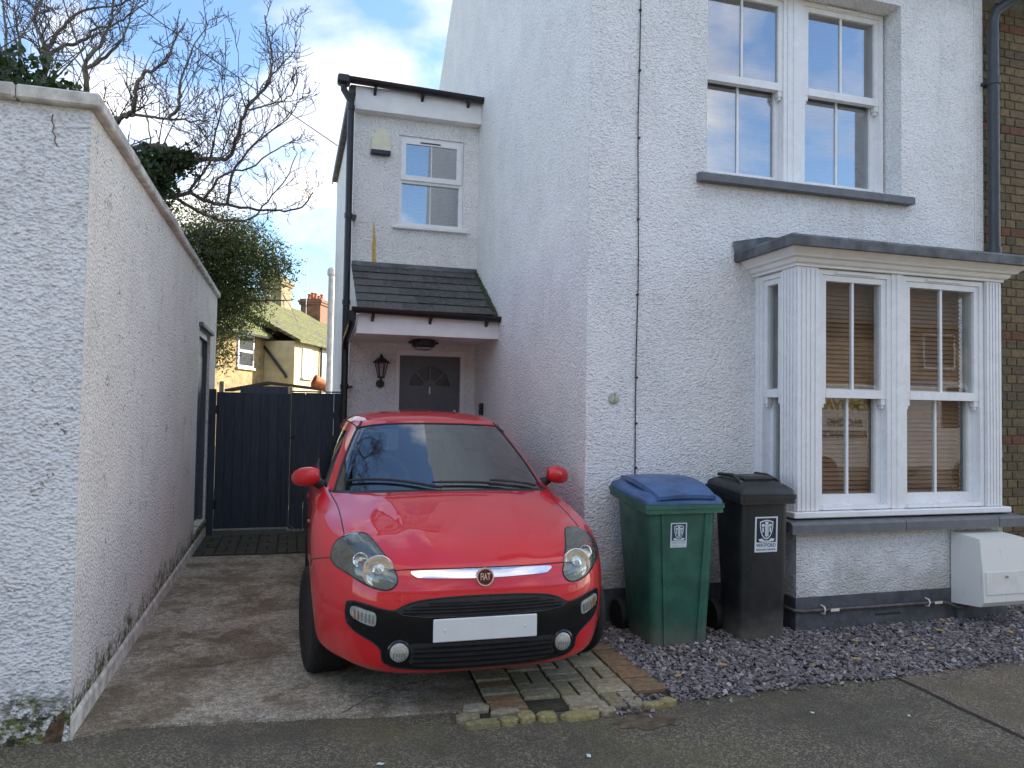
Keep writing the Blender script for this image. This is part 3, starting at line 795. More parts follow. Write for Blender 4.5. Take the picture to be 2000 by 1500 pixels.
# bay window
BX0, BX1, BY = 3.37, 5.215, 4.40
TB = lambda u, d, z: (u, BY+.02+d, z)
bay = MB().box(4.196, 4.300, BY+.012, BY+.15, .832, 2.54).box(4.236, 4.260, BY+.004, BY+.012, .832, 2.54).build('bay_window', M['upvc'], ho)
wall_holes('y', BY, BY+.2, BX0, BX1, -.05, .70, []).build('bay_base', M['dash'], bay)
box('bay_base', M['dash'], bay, BX0, BX0+.2, BY+.201, YW-.0005, -.05, .70); box('bay_base', M['dash'], bay, BX1-.2, BX1, BY+.201, YW-.0005, -.05, .70)
m = MB().box(BX0-.016, BX1+.016, BY-.016, BY-.0005, -.02, .242).box(BX0-.016, BX0-.0005, BY, YW-.02, -.02, .242).box(BX1+.0005, BX1+.016, BY, YW-.02, -.02, .242)
m.build('plinth', M['plinth'], bay)
# grey stone sill in lengths, white timber sill on top
for a, b in ((BX0-.11, 4.205), (4.211, 5.06), (5.066, BX1+.10)):
    MB().prism([(BY-.105, .692), (BY-.105, .752), (BY-.09, .768), (BY+.1, .785), (BY+.1, .702), (BY-.08, .702), (BY-.085, .692)], 'x', a, b).build('stone_sill', M['sillgrey'], bay)
MB().prism([(BX0-.105, .695), (BX0-.105, .755), (BX0-.09, .770), (BX0-.001, .785), (BX0-.001, .702)], 'y', BY+.10, YW-.001).build('stone_sill', M['sillgrey'], bay)
MB().box(BX0-.045, BX1+.045, BY-.04, BY+.18, .788, .830, ch=.006).build('timber_sill', M['upvc'], bay)
MB().box(BX0-.045, BX0+.15, BY+.181, YW-.001, .788, .830, ch=.006).build('timber_sill', M['upvc'], bay)
MB().box(BX1-.15, BX1+.045, BY+.181, YW-.001, .788, .830, ch=.006).build('timber_sill', M['upvc'], bay)
# fluted pilasters
def pilaster(x0, x1, y0, y1, face):
    m = MB(); m.box(x0+.003, x1-.003, y0+.003, y1-.003, .832, 2.54)
    n = 5
    if 'y' in face:
        w = (x1-x0)/n
        for i in range(n): m.box(x0+i*w+.004, x0+(i+1)*w-.004, y0-.004, y0+.0025, .832, 2.53, ch=.004)
    if 'x' in face:
        w = (y1-y0)/n; xa = (x0-.004, x0+.0025) if face.startswith('-') else (x1-.0025, x1+.004)
        for i in range(n): m.box(xa[0], xa[1], y0+.008+i*w+.004, y0+.008+(i+1)*w-.004, .832, 2.53, ch=.004)
    m.build('pilaster', M['upvc'], bay)
pilaster(BX0, BX0+.185, BY, BY+.17, '-xy'); pilaster(BX1-.15, BX1, BY, BY+.17, 'xy')
sash_pair(bay, TB, BX0+.19, 4.195, .835, 2.535, 1.665, M['glass'])
sash_pair(bay, TB, 4.301, BX1-.155, .835, 2.535, 1.665, M['glass'])
TL = lambda u, d, z: (BX0+.02+d, u, z)
sash_pair(bay, TL, BY+.178, YW-.05, .835, 2.535, 1.665, M['glass'], bars=0, vent=False)
TRr = lambda u, d, z: (BX1-.02-d, u, z)
sash_pair(bay, TRr, BY+.178, YW-.05, .835, 2.535, 1.665, M['glass'], bars=0, vent=False)
box('jamb_post', M['upvc'], bay, BX0+.012, BX0+.13, YW-.049, YW-.001, .832, 2.54); box('jamb_post', M['upvc'], bay, BX1-.13, BX1-.012, YW-.049, YW-.001, .832, 2.54)
blind(bay, TB, BX0+.215, 4.185, .88, 2.5, .033, .041, R(64), M['woodblind'], .15)
blind(bay, TB, 4.32, BX1-.23, .88, 2.5, .033, .041, R(64), M['woodblind'], .15)
# cornice: mitred mouldings round three sides
def mitre(m, prof, closed=True):
    """prof: (out, z) outline swept round the bay's three sides"""
    rings = []
    for kx, ky, px, py in ((-1, 0, BX0, YW-.001), (-1, -1, BX0, BY), (1, -1, BX1, BY), (1, 0, BX1, YW-.001)):
        rings.append([(px+kx*o, py+ky*o, z) for o, z in prof])
    n = len(prof)
    m.add([p for r in rings for p in r], [(i*n+k, i*n+(k+1) % n, (i+1)*n+(k+1) % n, (i+1)*n+k) for i in range(3) for k in range(n)]+[tuple(range(n)), tuple(3*n+k for k in range(n))[::-1]])
    return m
mitre(MB(), [(-.16, 2.541), (.012, 2.541), (.012, 2.556), (.035, 2.566), (.045, 2.585), (.045, 2.592), (.075, 2.598), (.085, 2.612), (.11, 2.632), (.128, 2.656), (.128, 2.668), (-.16, 2.668)]).build('cornice', M['paintwhite'], bay)
m = MB()
mitre(m, [(.05, 2.6695), (.150, 2.642), (.172, 2.646), (.178, 2.705), (.165, 2.722), (.05, 2.712)])
ov = .165
m.add([(BX0-ov, YW-.002, 2.722), (BX0-ov, BY-ov, 2.722), (BX1+ov, BY-ov, 2.722), (BX1+ov, YW-.002, 2.722), (BX0+.1, YW-.002, 2.80), (BX1-.1, YW-.002, 2.80), (BX0+.02, BY+.12, 2.755), (BX1-.02, BY+.12, 2.755)],
      [(1, 2, 7, 6), (0, 1, 6, 4), (2, 3, 5, 7), (6, 7, 5, 4)])
m.add([(BX0-ov-.012, YW-.014, 2.70), (BX0-ov-.03, YW-.014, 2.80), (BX0+.1, YW-.014, 2.86), (BX1-.1, YW-.014, 2.86), (BX1+ov+.03, YW-.014, 2.80), (BX1+ov, YW-.014, 2.70), (BX1-.1, YW-.014, 2.79), (BX0+.1, YW-.014, 2.79)],
      [(0, 7, 2, 1), (7, 6, 3, 2), (6, 5, 4, 3)])
m.build('lead_roof', M['lead'], bay, fix=False)
MB().prism([(BX0-.1, BY-.1), (BX1+.1, BY-.1), (BX1+.1, YW+.1), (BX0-.1, YW+.1)], 'z', 2.670, 2.700).build('bay_ceiling', M['room'], bay)

# side extension
wall_holes('y', YE, YE+.25, XE+.002, XS-.0005, -.05, 4.93, [(1.09, 1.832, 3.53, 4.55), (1.105, 1.882, .03, 2.155)]).build('extension_wall', M['dash_side'], ho)
box('extension_wall', M['dash_side'], ho, XE, XE+.25, YE+.001, 11.55, -.05, 4.93)
box('extension_wall', M['dash_side'], ho, XE+.251, XS-.0005, 11.3, 11.549, -.05, 4.93)
MB().box(XE-.06, XS-.001, YE-.10, 11.6, 4.932, 5.0).build('flat_roof', M['lead'], ho)
box('floor_slab', M['room'], ho, XE+.251, XS-.001, YE+.251, 11.29, 2.6, 2.8)
fs = box('fascia', M['paintwhite'], ho, XE-.005, XS-.002, YE-.125, YE-.1005, 4.735, 4.985)
box('soffit', M['paintwhite'], fs, XE-.005, XS-.002, YE-.1, YE-.0005, 4.735, 4.75)
box('fascia', M['sillgrey'], ho, XE-.075, XE-.0605, YE-.10, 11.6, 4.90, 4.985)
m = MB(); halfpipe(m, (XE-.10, YE-.185, 5.035), (XS-.004, YE-.185, 5.0), .056)
m.box(XE-.205, XE-.07, YE-.25, YE-.11, 4.95, 5.05, ch=.02)
gut = m.build('gutter', M['blackplastic'], ho, smooth=True)
for x in (.80, 1.32, 1.84): MB().prism([(YE-.24, 4.96), (YE-.126, 4.90), (YE-.126, 4.97)], 'x', x-.015, x+.015).build('gutter_bracket', M['blackplastic'], gut)
DPX, DPY = XE-.055, YE-.16
m = MB().tube([(XE-.14, YE-.18, 4.98), (XE-.135, YE-.18, 4.90), (DPX, DPY, 4.78), (DPX, DPY, 4.70), (DPX, DPY, .02)], .036, 14)
for z in (4.72, 3.55, 2.62, 1.72, .6): m.lathe([(.043, z-.025), (.043, z+.025)], 14, (DPX, DPY, 0))
m.tube([(DPX, DPY, 2.62), (DPX, DPY, 2.10)], [.037, .037], 14)
dp = m.build('downpipe', M['blackplastic'], ho, smooth=True)
for z in (3.55, 1.72, .6): box('pipe_clip', M['blackplastic'], dp, DPX+.03, DPX+.085, DPY-.02, DPY+.16, z-.012, z+.012)
# top window of the extension
ew = MB().box(1.092, 1.135, YE+.02, YE+.09, 3.532, 4.548).box(1.787, 1.830, YE+.02, YE+.09, 3.532, 4.548).box(1.1355, 1.7865, YE+.02, YE+.09, 4.50, 4.548).box(1.1355, 1.7865, YE+.02, YE+.09, 3.532, 3.575).box(1.1355, 1.7865, YE+.02, YE+.09, 4.02, 4.065)
ew = ew.build('extension_window', M['upvc'], ho)
m = MB(); z0, z1 = 4.05, 4.515       # opening top light with its own proud frame
m.box(1.118, 1.172, YE-.004, YE+.019, z0, z1).box(1.75, 1.804, YE-.004, YE+.019, z0, z1).box(1.1725, 1.7495, YE-.004, YE+.019, z1-.055, z1).box(1.1725, 1.7495, YE-.004, YE+.019, z0, z0+.055)
m.build('casement', M['upvc'], ew)
for a, b, c, d, yy in ((1.1725, 1.456, z0+.055, z1-.055, YE+.012), (1.466, 1.7495, z0+.055, z1-.055, YE+.012), (1.1355, 1.456, 3.575, 4.02, YE+.05), (1.466, 1.7865, 3.575, 4.02, YE+.05)):
    box('pane', M['glass_up'], ew, a, b, yy, yy+.006, c, d)
box('glazing_bar', M['upvc'], ew, 1.4565, 1.4655, YE+.004, YE+.019, z0+.055, z1-.055); box('glazing_bar', M['upvc'], ew, 1.4565, 1.4655, YE+.04, YE+.06, 3.575, 4.02)
box('trickle_vent', M['matblack'], ew, 1.33, 1.56, YE-.012, YE-.0045, 4.478, 4.49)
box('window_sill', M['upvc'], ew, 1.03, 1.885, YE-.05, YE+.019, 3.492, 3.529, ch=.006)
TE = lambda u, d, z: (u, YE+d, z)
blind(ew, TE, 1.14, 1.78, 3.58, 4.5, .028, .026, R(40), plain('grey_slats', (.34, .34, .33), .6), .15)
# ochre run of paint on the render
m = MB(); ps = [(.835, 3.57), (.842, 3.50), (.850, 3.40), (.862, 3.30), (.858, 3.20), (.868, 3.10), (.872, 3.045), (.815, 3.045), (.822, 3.15), (.818, 3.26), (.826, 3.36), (.824, 3.45), (.83, 3.52)]
m.prism(ps, 'y', YE-.0035, YE-.0008)
m.build('paint_run', M['stain'], ho)
# canopy over the door
CB, CF = (YE-.001, 3.05), (7.30, 2.455)
cn = MB().prism([(YE-.001, 3.02), (YE-.001, 2.22), (7.28, 2.22), (7.28, 2.40)], 'x', XE+.004, XS-.0005).build('porch_canopy', M['paintwhite'], ho)
nC = 6; dY = (CF[0]-CB[0])/nC; dZ = (CF[1]-CB[1])/nC
sl_n = Vector((0, -(CB[1]-CF[1]), -(CF[0]-CB[0]))).normalized(); sl_n = Vector((0, sl_n.y, abs(sl_n.z)))
for i in range(nC):
    y1_, z1_ = CB[0]+dY*i, CB[1]+dZ*i
    y0_, z0_ = CB[0]+dY*(i+1.12), CB[1]+dZ*(i+1.12)
    xs_ = [XE-.005]; off = .15 if i % 2 else .30
    x = XE+off
    while x < XS-.06: xs_.append(x); x += .30
    xs_.append(XS-.003)
    for a, b in zip(xs_[:-1], xs_[1:]):
        j = random.uniform(-.002, .002); t = .009
        lo, hi = .016+j, .003
        vs = []
        for xx_ in (a+.0015, b-.0015):
            for (yy_, zz_, l) in ((y1_, z1_, hi), (y0_, z0_, lo)):
                vs += [(xx_, yy_+sl_n.y*l, zz_+sl_n.z*l), (xx_, yy_+sl_n.y*(l+t), zz_+sl_n.z*(l+t))]
        MB().add(vs, [(0, 1, 3, 2), (4, 6, 7, 5), (0, 4, 5, 1), (2, 3, 7, 6), (1, 5, 7, 3), (0, 2, 6, 4)]).build('roof_slate', M['slate'], cn)
m = MB(); a_, b_ = CB, CF
m.prism([(YE-.004, 3.02), (YE-.004, 3.10), (YE-.012, 3.10), (YE-.05, 3.055), (YE-.05, 3.04)], 'x', XE, XS-.004); m.build('lead_flashing', M['lead'], cn)
box('fascia', M['paintwhite'], cn, XE-.004, XS-.001, 7.258, 7.2795, 2.215, 2.395)
box('bargeboard', M['paintwhite'], cn, XE-.012, XE+.0035, 7.28, YE-.002, 2.212, 2.40)
m = MB(); halfpipe(m, (XE-.06, 7.20, 2.455), (XS-.002, 7.20, 2.43), .055); g2 = m.build('gutter', M['blackplastic'], ho, smooth=True)
for x in (.74, 1.30, 1.87): MB().prism([(7.14, 2.395), (7.257, 2.33), (7.257, 2.41)], 'x', x-.013, x+.013).build('gutter_bracket', M['blackplastic'], g2)
MB().tube([(XE-.055, 7.20, 2.42), (XE-.055, 7.20, 2.34), (XE-.055, 7.30, 2.30), (DPX, DPY-.10, 2.22), (DPX, DPY, 2.12)], .034, 12).build('downpipe', M['blackplastic'], ho, smooth=True)
# moss along the canopy's edge against the wall
m = MB()
for i in range(260):
    t = random.random(); y = CB[0]+(CF[0]-CB[0])*t; z = CB[1]+(CF[1]-CB[1])*t; s = random.uniform(.006, .014)
    x = XS-.01-abs(random.gauss(0, .02)); z += .025+abs(random.gauss(0, .01))
    m.add([(x-s, y, z), (x+s, y-s, z), (x, y+s, z), (x, y, z+s)], [(0, 1, 3), (1, 2, 3), (2, 0, 3), (0, 2, 1)])
mo = m.build('moss', M['evergreen'], cn, fix=False); mo['kind'] = 'stuff'
mo.data.attributes.new('tone', 'FLOAT', 'POINT').data.foreach_set('value', [random.random() for _ in mo.data.vertices])

# front door
DX0, DX1, DT = 1.152, 1.835, 2.085
m = MB().box(1.106, DX0-.002, YE-.012, YE+.12, .04, 2.153).box(DX1+.002, 1.881, YE-.012, YE+.12, .04, 2.153).box(DX0-.0015, DX1+.0015, YE-.012, YE+.12, DT+.003, 2.153)
m.build('door_frame', M['paintwhite'], ho)
dcx = (DX0+DX1)/2; fanz, fr_ = 1.745, .245
# door slab with a fanlight hole built as a plate and an arch
def arch(r, n=20, a0=0, a1=math.pi): return [(dcx+r*math.cos(a0+(a1-a0)*k/n), fanz+r*math.sin(a0+(a1-a0)*k/n)) for k in range(n+1)]
m = MB()
y0, y1 = YE+.03, YE+.075
m.box(DX0, DX1, y0, y1, .06, fanz)
top = [(DX1, fanz), (DX1, DT), (DX0, DT), (DX0, fanz)]
ar = arch(fr_, 24)
# surround of the arch in two halves
right = [(DX1, fanz+.0001), (DX1, DT), (dcx, DT)]+[p for p in ar[:13]][::-1]
left = [(dcx, DT), (DX0, DT), (DX0, fanz+.0001)]+[p for p in ar[12:]][::-1]
m.prism(right, 'y', y0, y1); m.prism(left, 'y', y0, y1)
door = m.build('front_door', M['doorgrey'], ho)
def sector(a0, a1, r0, r1, ya, yb, mat, nm):
    o = arch(r1, 8, a0, a1); i = arch(r0, 8, a0, a1)[::-1]
    MB().prism(o+i, 'y', ya, yb).build(nm, mat, door)
for k in range(4):
    a = math.pi/4*k
    sector(a+.06, a+math.pi/4-.06, .075, fr_-.012, y0+.015, y0+.021, M['obscure'], 'fanlight_pane')
for k in range(5):
    a = math.pi/4*k; w = .011
    d = Vector((math.cos(a), 0, math.sin(a))); n_ = Vector((-math.sin(a), 0, math.cos(a)))
    c = Vector((dcx, 0, fanz)); q = [c+d*.06+n_*w, c+d*(fr_-.004)+n_*w, c+d*(fr_-.004)-n_*w, c+d*.06-n_*w]
    MB().prism([(p.x, p.z) for p in q], 'y', y0-.004, y0+.026).build('fanlight_bar', M['doorgrey'], door)
sector(0, math.pi, fr_-.012, fr_+.012, y0-.006, y0-.0005, M['doorgrey'], 'fanlight_moulding')
sector(0, math.pi, .001, .075, y0-.003, y0+.026, M['doorgrey'], 'fanlight_hub')
for a, b in ((DX0+.085, dcx-.055), (dcx+.055, DX1-.085)):
    for c, d in ((1.02, 1.62), (.2, .92)):
        m = MB().box(a, b, y0-.005, y0-.0005, d-.018, d).box(a, b, y0-.005, y0-.0005, c, c+.018).box(a, a+.018, y0-.005, y0-.0005, c+.0185, d-.0185).box(b-.018, b, y0-.005, y0-.0005, c+.0185, d-.0185)
        m.box(a+.045, b-.045, y0-.006, y0-.0005, c+.045, d-.045, ch=.004); m.build('door_panel', M['doorgrey'], door)
v, f = text_mesh('1', .115, .003, bold=.002)
MB().add([(dcx+.002+p[0], y0-.006-p[2], 1.70+p[1]) for p in v], f).build('house_number', M['sticker'], door)
MB().lathe([(.001, y0-.03), (.018, y0-.03), (.022, y0-.018), (.022, y0-.0005)], 18, (DX1-.055, 0, 1.475), 'y').build('door_lock', M['chrome'], door, smooth=True)
box('door_step', M['concrete'], ho, 1.05, 1.94, YE-.32, YE-.001, -.01, .06, ch=.01)

# ---------------- fittings on the house
al = thing('alarm_box', 'cream burglar alarm box with dark base high on extension wall', 'alarm box', (.886, YE, 4.29))
o = []
for k in range(13):
    q = math.pi*k/12; o.append((.886-.105*math.cos(q)*(1-.25*math.sin(q)**2), 4.345+.235*math.sin(q)**.8))
MB().prism([(.781, 4.335)]+o[:]+[(.991, 4.335)], 'y', YE-.065, YE-.0035).build('cover', M['cream'], al)
MB().box(.778, .994, YE-.07, YE-.0035, 4.285, 4.334, ch=.006).build('strobe_base', M['navy'], al)

lt = thing('wall_lantern', 'black hexagonal coach lantern on the wall beside the front door', 'lantern', (.94, YE, 1.74))
MB().lathe([(.001, YE-.05), (.030, YE-.046), (.045, YE-.02), (.045, YE-.003)], 20, (.94, 0, 1.765), 'y').build('wall_plate', M['black'], lt, smooth=True)
ly = YE-.095
MB().tube([(.94, YE-.04, 1.77), (.94, ly, 1.785), (.94, ly, 1.835)], .012, 8).build('arm', M['black'], lt)
m = MB()
for k in range(6):
    q = math.pi/3*k; c, s = math.cos(q), math.sin(q)
    m.tube([(.94+.035*c, ly+.035*s, 1.835), (.94+.068*c, ly+.068*s, 1.985)], .005, 6)
m.lathe([(.03, 1.822), (.04, 1.828), (.04, 1.838), (.03, 1.842)], 6, (.94, ly, 0))
m.build('cage', M['black'], lt)
for k in range(6):
    q, q2 = math.pi/3*k, math.pi/3*(k+1)
    def P(q, r, z): return (.94+r*math.cos(q), ly+r*math.sin(q), z)
    g0 = [P(q, .034, 1.842), P(q2, .034, 1.842), P(q2, .065, 1.982), P(q, .065, 1.982)]; g1 = [P(q, .031, 1.842), P(q2, .031, 1.842), P(q2, .062, 1.982), P(q, .062, 1.982)]
    MB().add(g0+g1, [(0, 1, 2, 3), (7, 6, 5, 4), (0, 4, 5, 1), (1, 5, 6, 2), (2, 6, 7, 3), (3, 7, 4, 0)]).build('pane', M['glass'], lt)
MB().lathe([(.06, 1.984), (.095, 1.986), (.095, 1.994), (.055, 2.03), (.025, 2.05), (.018, 2.062), (.016, 2.075), (.001, 2.095)], 6, (.94, ly, 0)).build('roof_cap', M['black'], lt)

bk = thing('bulkhead_light', 'black round bulkhead light under the porch canopy', 'light', (1.32, 7.72, 2.22))
MB().lathe([(.125, 2.2185), (.13, 2.19), (.125, 2.155), (.10, 2.135)], 20, (1.32, 7.72, 0)).build('body', M['black'], bk, smooth=True)
MB().lathe([(.099, 2.14), (.09, 2.122), (.055, 2.108), (.001, 2.104)], 20, (1.32, 7.72, 0)).build('diffuser', M['lamphouse'], bk, smooth=True)
for s in (-1, 1): MB().box(1.32+s*.12, 1.32+s*.155, 7.70, 7.74, 2.175, 2.2, ch=.004).build('lug', M['black'], bk)

db = thing('doorbell', 'small black doorbell box on the side wall near front door', 'doorbell', (XS, 7.87, 1.50))
MB().box(XS-.035, XS-.003, 7.80, 7.90, 1.44, 1.57, ch=.012).build('case', M['black'], db)
MB().lathe([(.016, XS-.04), (.018, XS-.0355)], 14, (0, 7.85, 1.48), 'x').build('button', M['matblack'], db)

m = MB(); pts = [(2.389, YW-.008, 5.2)]
for z in np.arange(4.9, 1.0, -.25): pts.append((2.39+.006*math.sin(z*3.1)+random.uniform(-.002, .002), YW-.008, float(z)))
pts += [(2.385, YW-.008, .6), (2.386, YW-.008, .27)]
cb = thing('wall_cable', 'thin black cable clipped down the front wall above the green bin', 'cable', (2.39, YW, 2.5))
MB().tube(pts, .0042, 6).build('cable', M['black'], cb)
for z in (4.45, 4.0, 3.5, 2.9, 2.35, 1.75, 1.42, 1.10): MB().box(2.382, 2.40, YW-.016, YW-.001, z-.006, z+.006).build('clip', M['black'], cb)
m = MB(); m.tube([(5.53, YW-.006, 5.2), (5.532, YW-.006, 4.0), (5.528, YW-.006, 2.9), (5.53, YW-.006, 2.0)], .004, 6)
o = m.build('side_cable', M['paintwhite'], origin=(5.53, YW, 2)); setp(o, 'thin white cable running down the front wall beside the brick house', 'cable')

pq = thing('number_plaque', 'round worn pale plaque with the figure one on front wall', 'plaque', (2.215, YW, 1.6))
MB().lathe([(.001, YW-.012), (.034, YW-.012), (.042, YW-.006), (.042, YW-.001)], 24, (2.215, 0, 1.595), 'y').build('disc', plain('worn_plaque', (.42, .45, .38), .6, vary=.25, scale=30), pq, smooth=True)
v, f = text_mesh('1', .10, .002)
MB().add([(2.222+p[0]*.8, YW-.0145-p[2], 1.597+p[1]) for p in v], f).build('figure', M['brass'], pq)

# soil pipe beyond the extension
m = MB().tube([(.585, 12.05, -.02), (.585, 12.05, 3.66)], .055, 14).lathe([(.075, 3.58), (.075, 3.66), (.05, 3.70)], 14, (.585, 12.05, 0))
o = m.build('soil_pipe', M['greyplastic'], origin=(.585, 12.05, 0), smooth=True); setp(o, 'tall pale grey soil pipe standing behind the extension', 'pipe')

# gas meter and pipe
mt = thing('meter_box', 'white plastic gas meter box with streaked lid below the bay window', 'meter box', (4.9, 4.3, 0))
X0, X1 = 4.70, 5.11
def streaky():
    s = Nodes('streaked_meter_plastic'); p = s.geopos()
    c = s.mix(s.math('MULTIPLY', s.ramp(s.noise(26, 4, .6, s.mapping((2.2, 2.2, .25), vec=p)), .60, .72), .5), (.74, .73, .68), (.46, .43, .30))
    return s.bsdf(c, .45)
MB().prism([(BY-.017, .660), (4.145, .640), (4.122, .42), (4.112, .20), (4.14, .165), (BY-.017, .14)], 'x', X0, X1).build('case', streaky(), mt)
MB().prism([(4.114, .41), (4.106, .255), (4.116, .25), (4.124, .41)], 'x', X0+.025, X1-.025).build('door', M['meter'], mt)
MB().lathe([(.008, 4.10), (.008, 4.118)], 10, ((X0+X1)/2, 0, .375), 'y').build('lock', M['brass'], mt)
gp = thing('gas_pipe', 'thin brown gas pipe clipped along the bay plinth', 'pipe', (4.0, BY, .16))
MB().tube([(BX0-.04, YW-.2, .175), (BX0-.04, BY+.05, .165), (BX0-.03, BY-.02, .16), (BX0+.03, BY-.04, .158), (4.0, BY-.04, .156), (4.55, BY-.04, .155), (4.62, BY-.05, .15), (4.70, BY-.07, .115), (4.76, BY-.08, .11), (4.82, BY-.08, .145)], .0125, 10).build('pipe', M['copper'], gp, smooth=True)
for x in (3.56, 4.46):
    MB().tube([(x, BY-.017, .185), (x, BY-.05, .182), (x, BY-.060, .160), (x, BY-.05, .135), (x, BY-.017, .133)], .006, 6).build('clip', M['meter'], gp)
    MB().box(x+.05, x+.12, BY-.056, BY-.053, .147, .166).build('label_tape', M['cream'], gp)
MB().tube([(4.74, BY-.05, .10), (4.74, BY-.05, -.02)], .022, 10).build('riser_sleeve', M['plinth'], gp)
box('air_brick', M['matblack'], bay, 4.02, 4.24, BY-.0185, BY-.0165, .085, .10)

# ================================================================== NEIGHBOUR (brick)
nb = thing('brick_house', 'yellow stock brick house adjoining the white house', 'house', (XR, 4.93, 0))
NY = 4.935
box('wall_core', M['mortar'], nb, XR+.002, 14, NY+.008, 11.6, -.05, 5.45)
box('far_wall', M['brickgrey'], nb, 6.14, 14, NY+.002, NY+.0075, -.05, 5.45)
bmx = {}
def bmesh_brick(L):
    k = round(L, 3)
    if k not in bmx: bmx[k] = MB().box(-L/2, L/2, 0, .012, -.0325, .0325, ch=.004).mesh('brick', M['brick'])
    return bmx[k]
redm = brickmat('red_brick', [(.17, .07, .04), (.21, .085, .045)])
nbr = 0
for r_ in range(68):
    x = XR+.004 - (.0 if r_ % 2 else .055); j = 0
    while x < 6.12 and nbr < 298:
        L = (.215 if (j+r_) % 2 else .1025)
        a, b = max(x, XR+.004), min(x+L, 6.135)
        if b-a > .03:
            o = bpy.data.objects.new('brick', bmesh_brick(b-a)); COL.objects.link(o); o.parent = nb
            o.location = (((a+b)/2)-XR, NY-random.uniform(0, .004)-4.93, .035+r_*.075)
            if r_ % 12 in (5,): o.material_slots[0].link = 'OBJECT'; o.material_slots[0].material = redm
            nbr += 1
        x += L+.0095; j += 1
MB().prism([(4.66, 5.28), (8.28, 8.75), (11.9, 5.2), (11.9, 5.28), (8.28, 8.88), (4.66, 5.40)], 'x', XR+.003, 14).build('roof', M['slate'], nb)
m = MB().tube([(5.645, YW-.085, -.02), (5.645, YW-.085, 4.86), (5.66, YW-.10, 4.95), (5.80, YW-.20, 5.06)], .045, 14)
for z in (4.35, 2.9, 1.2): m.lathe([(.053, z-.03), (.053, z+.03)], 14, (5.645, YW-.085, 0))
d2 = m.build('downpipe', M['downgrey'], nb, smooth=True)
MB().tube([(5.80, NY-.02, 5.1), (5.80, NY-.02, 2.7), (5.80, NY-.02, .1)], .014, 8).build('conduit', M['black'], nb)
m = MB(); halfpipe(m, (5.64, YW-.24, 5.14), (14, YW-.24, 5.17), .06); m.build('gutter', M['blackplastic'], nb, smooth=True)
for z in (4.35, 2.9, 1.2): box('pipe_clip', M['downgrey'], d2, 5.60, 5.69, YW-.05, YW+.02, z-.012, z+.012)

# ================================================================== GATE
gt_ = thing('garden_gate', 'dark blue grey boarded timber gate with ring latch across the drive', 'gate', (-.4, 9.31, 0))
GY = 9.31
MB().box(-.895, -.825, GY-.05, GY+.04, -.01, 1.69, ch=.006).build('gate_post', M['gate'], gt_)
x = -.82
while x < -.01:
    w = .098; b = min(x+w, .012)
    MB().box(x+.0002, b-.0002, GY, GY+.02, .07, 1.655+random.uniform(-.003, .003), ch=.003).build('board', M['gate'], gt_); x += w
for z in (.3, .9, 1.45): box('ledge', M['gate'], gt_, -.82, .01, GY+.021, GY+.05, z-.05, z+.05)
m = MB(); m.tube([(-.01, GY-.012, 1.13), (.06, GY-.012, 1.13)], .008, 8); m.lathe([(.016, GY-.03), (.022, GY-.012), (.022, GY-.0005)], 14, (.045, 0, 1.135), 'y')
m.build('latch', M['black'], gt_)
MB().box(-.075, -.03, GY-.022, GY-.001, .07, .98, ch=.004).build('cover_strip', M['gate'], gt_)
for z in (.35, 1.45): box('hinge', M['black'], gt_, -.84, -.79, GY-.008, GY-.0005, z-.05, z+.05)
fp = thing('boarded_fence', 'dark blue grey fixed boarding between gate and extension downpipe', 'fence', (.3, 9.3, 0))
for a, b in ((.016, .176), (.180, .342), (.346, .508), (.512, .598)):
    MB().box(a, b, GY-.012, GY+.012, .04, 1.668+random.uniform(-.003, .003), ch=.004).build('board', M['gate'], fp)
for z in (.4, 1.4): box('rail', M['gate'], fp, .016, .598, GY+.0125, GY+.06, z-.04, z+.04)
box('capping', M['gate'], fp, .012, .60, GY-.03, GY+.03, 1.674, 1.69)
m = MB()
for i in range(40):
    x = random.uniform(.0, .2); s = random.uniform(.006, .014); y = GY-.04+random.uniform(-.02, .02); z = .02+abs(random.gauss(0, .02))
    m.add([(x-s, y, z), (x+s, y, z), (x, y-s, z+s), (x, y+s*.5, z+s)], [(0, 1, 2), (1, 3, 2), (0, 2, 3), (0, 3, 1)])
o = m.build('paint_flakes', M['paintwhite'], origin=(.1, GY, 0)); setp(o, 'white flakes and cobweb scraps at the foot of the gate', 'debris', kind='stuff')
# ================================================================== BINS
def rrect(cx, cy, w, d, r, n=5):
    p = []
    for sx, sy, a in ((1, 1, 0), (-1, 1, 90), (-1, -1, 180), (1, -1, 270)):
        for k in range(n+1):
            q = R(a+90*k/n); p.append((cx+sx*(w/2-r)+r*math.cos(q), cy+sy*(d/2-r)+r*math.sin(q)))
    return p
def loft(m, secs, cap=True):
    n = len(secs[0]); vs = [p for s in secs for p in s]
    fs = [(i*n+k, i*n+(k+1) % n, (i+1)*n+(k+1) % n, (i+1)*n+k) for i in range(len(secs)-1) for k in range(n)]
    if cap: fs += [tuple(range(n))[::-1], tuple((len(secs)-1)*n+k for k in range(n))]
    m.add(vs, fs); return m

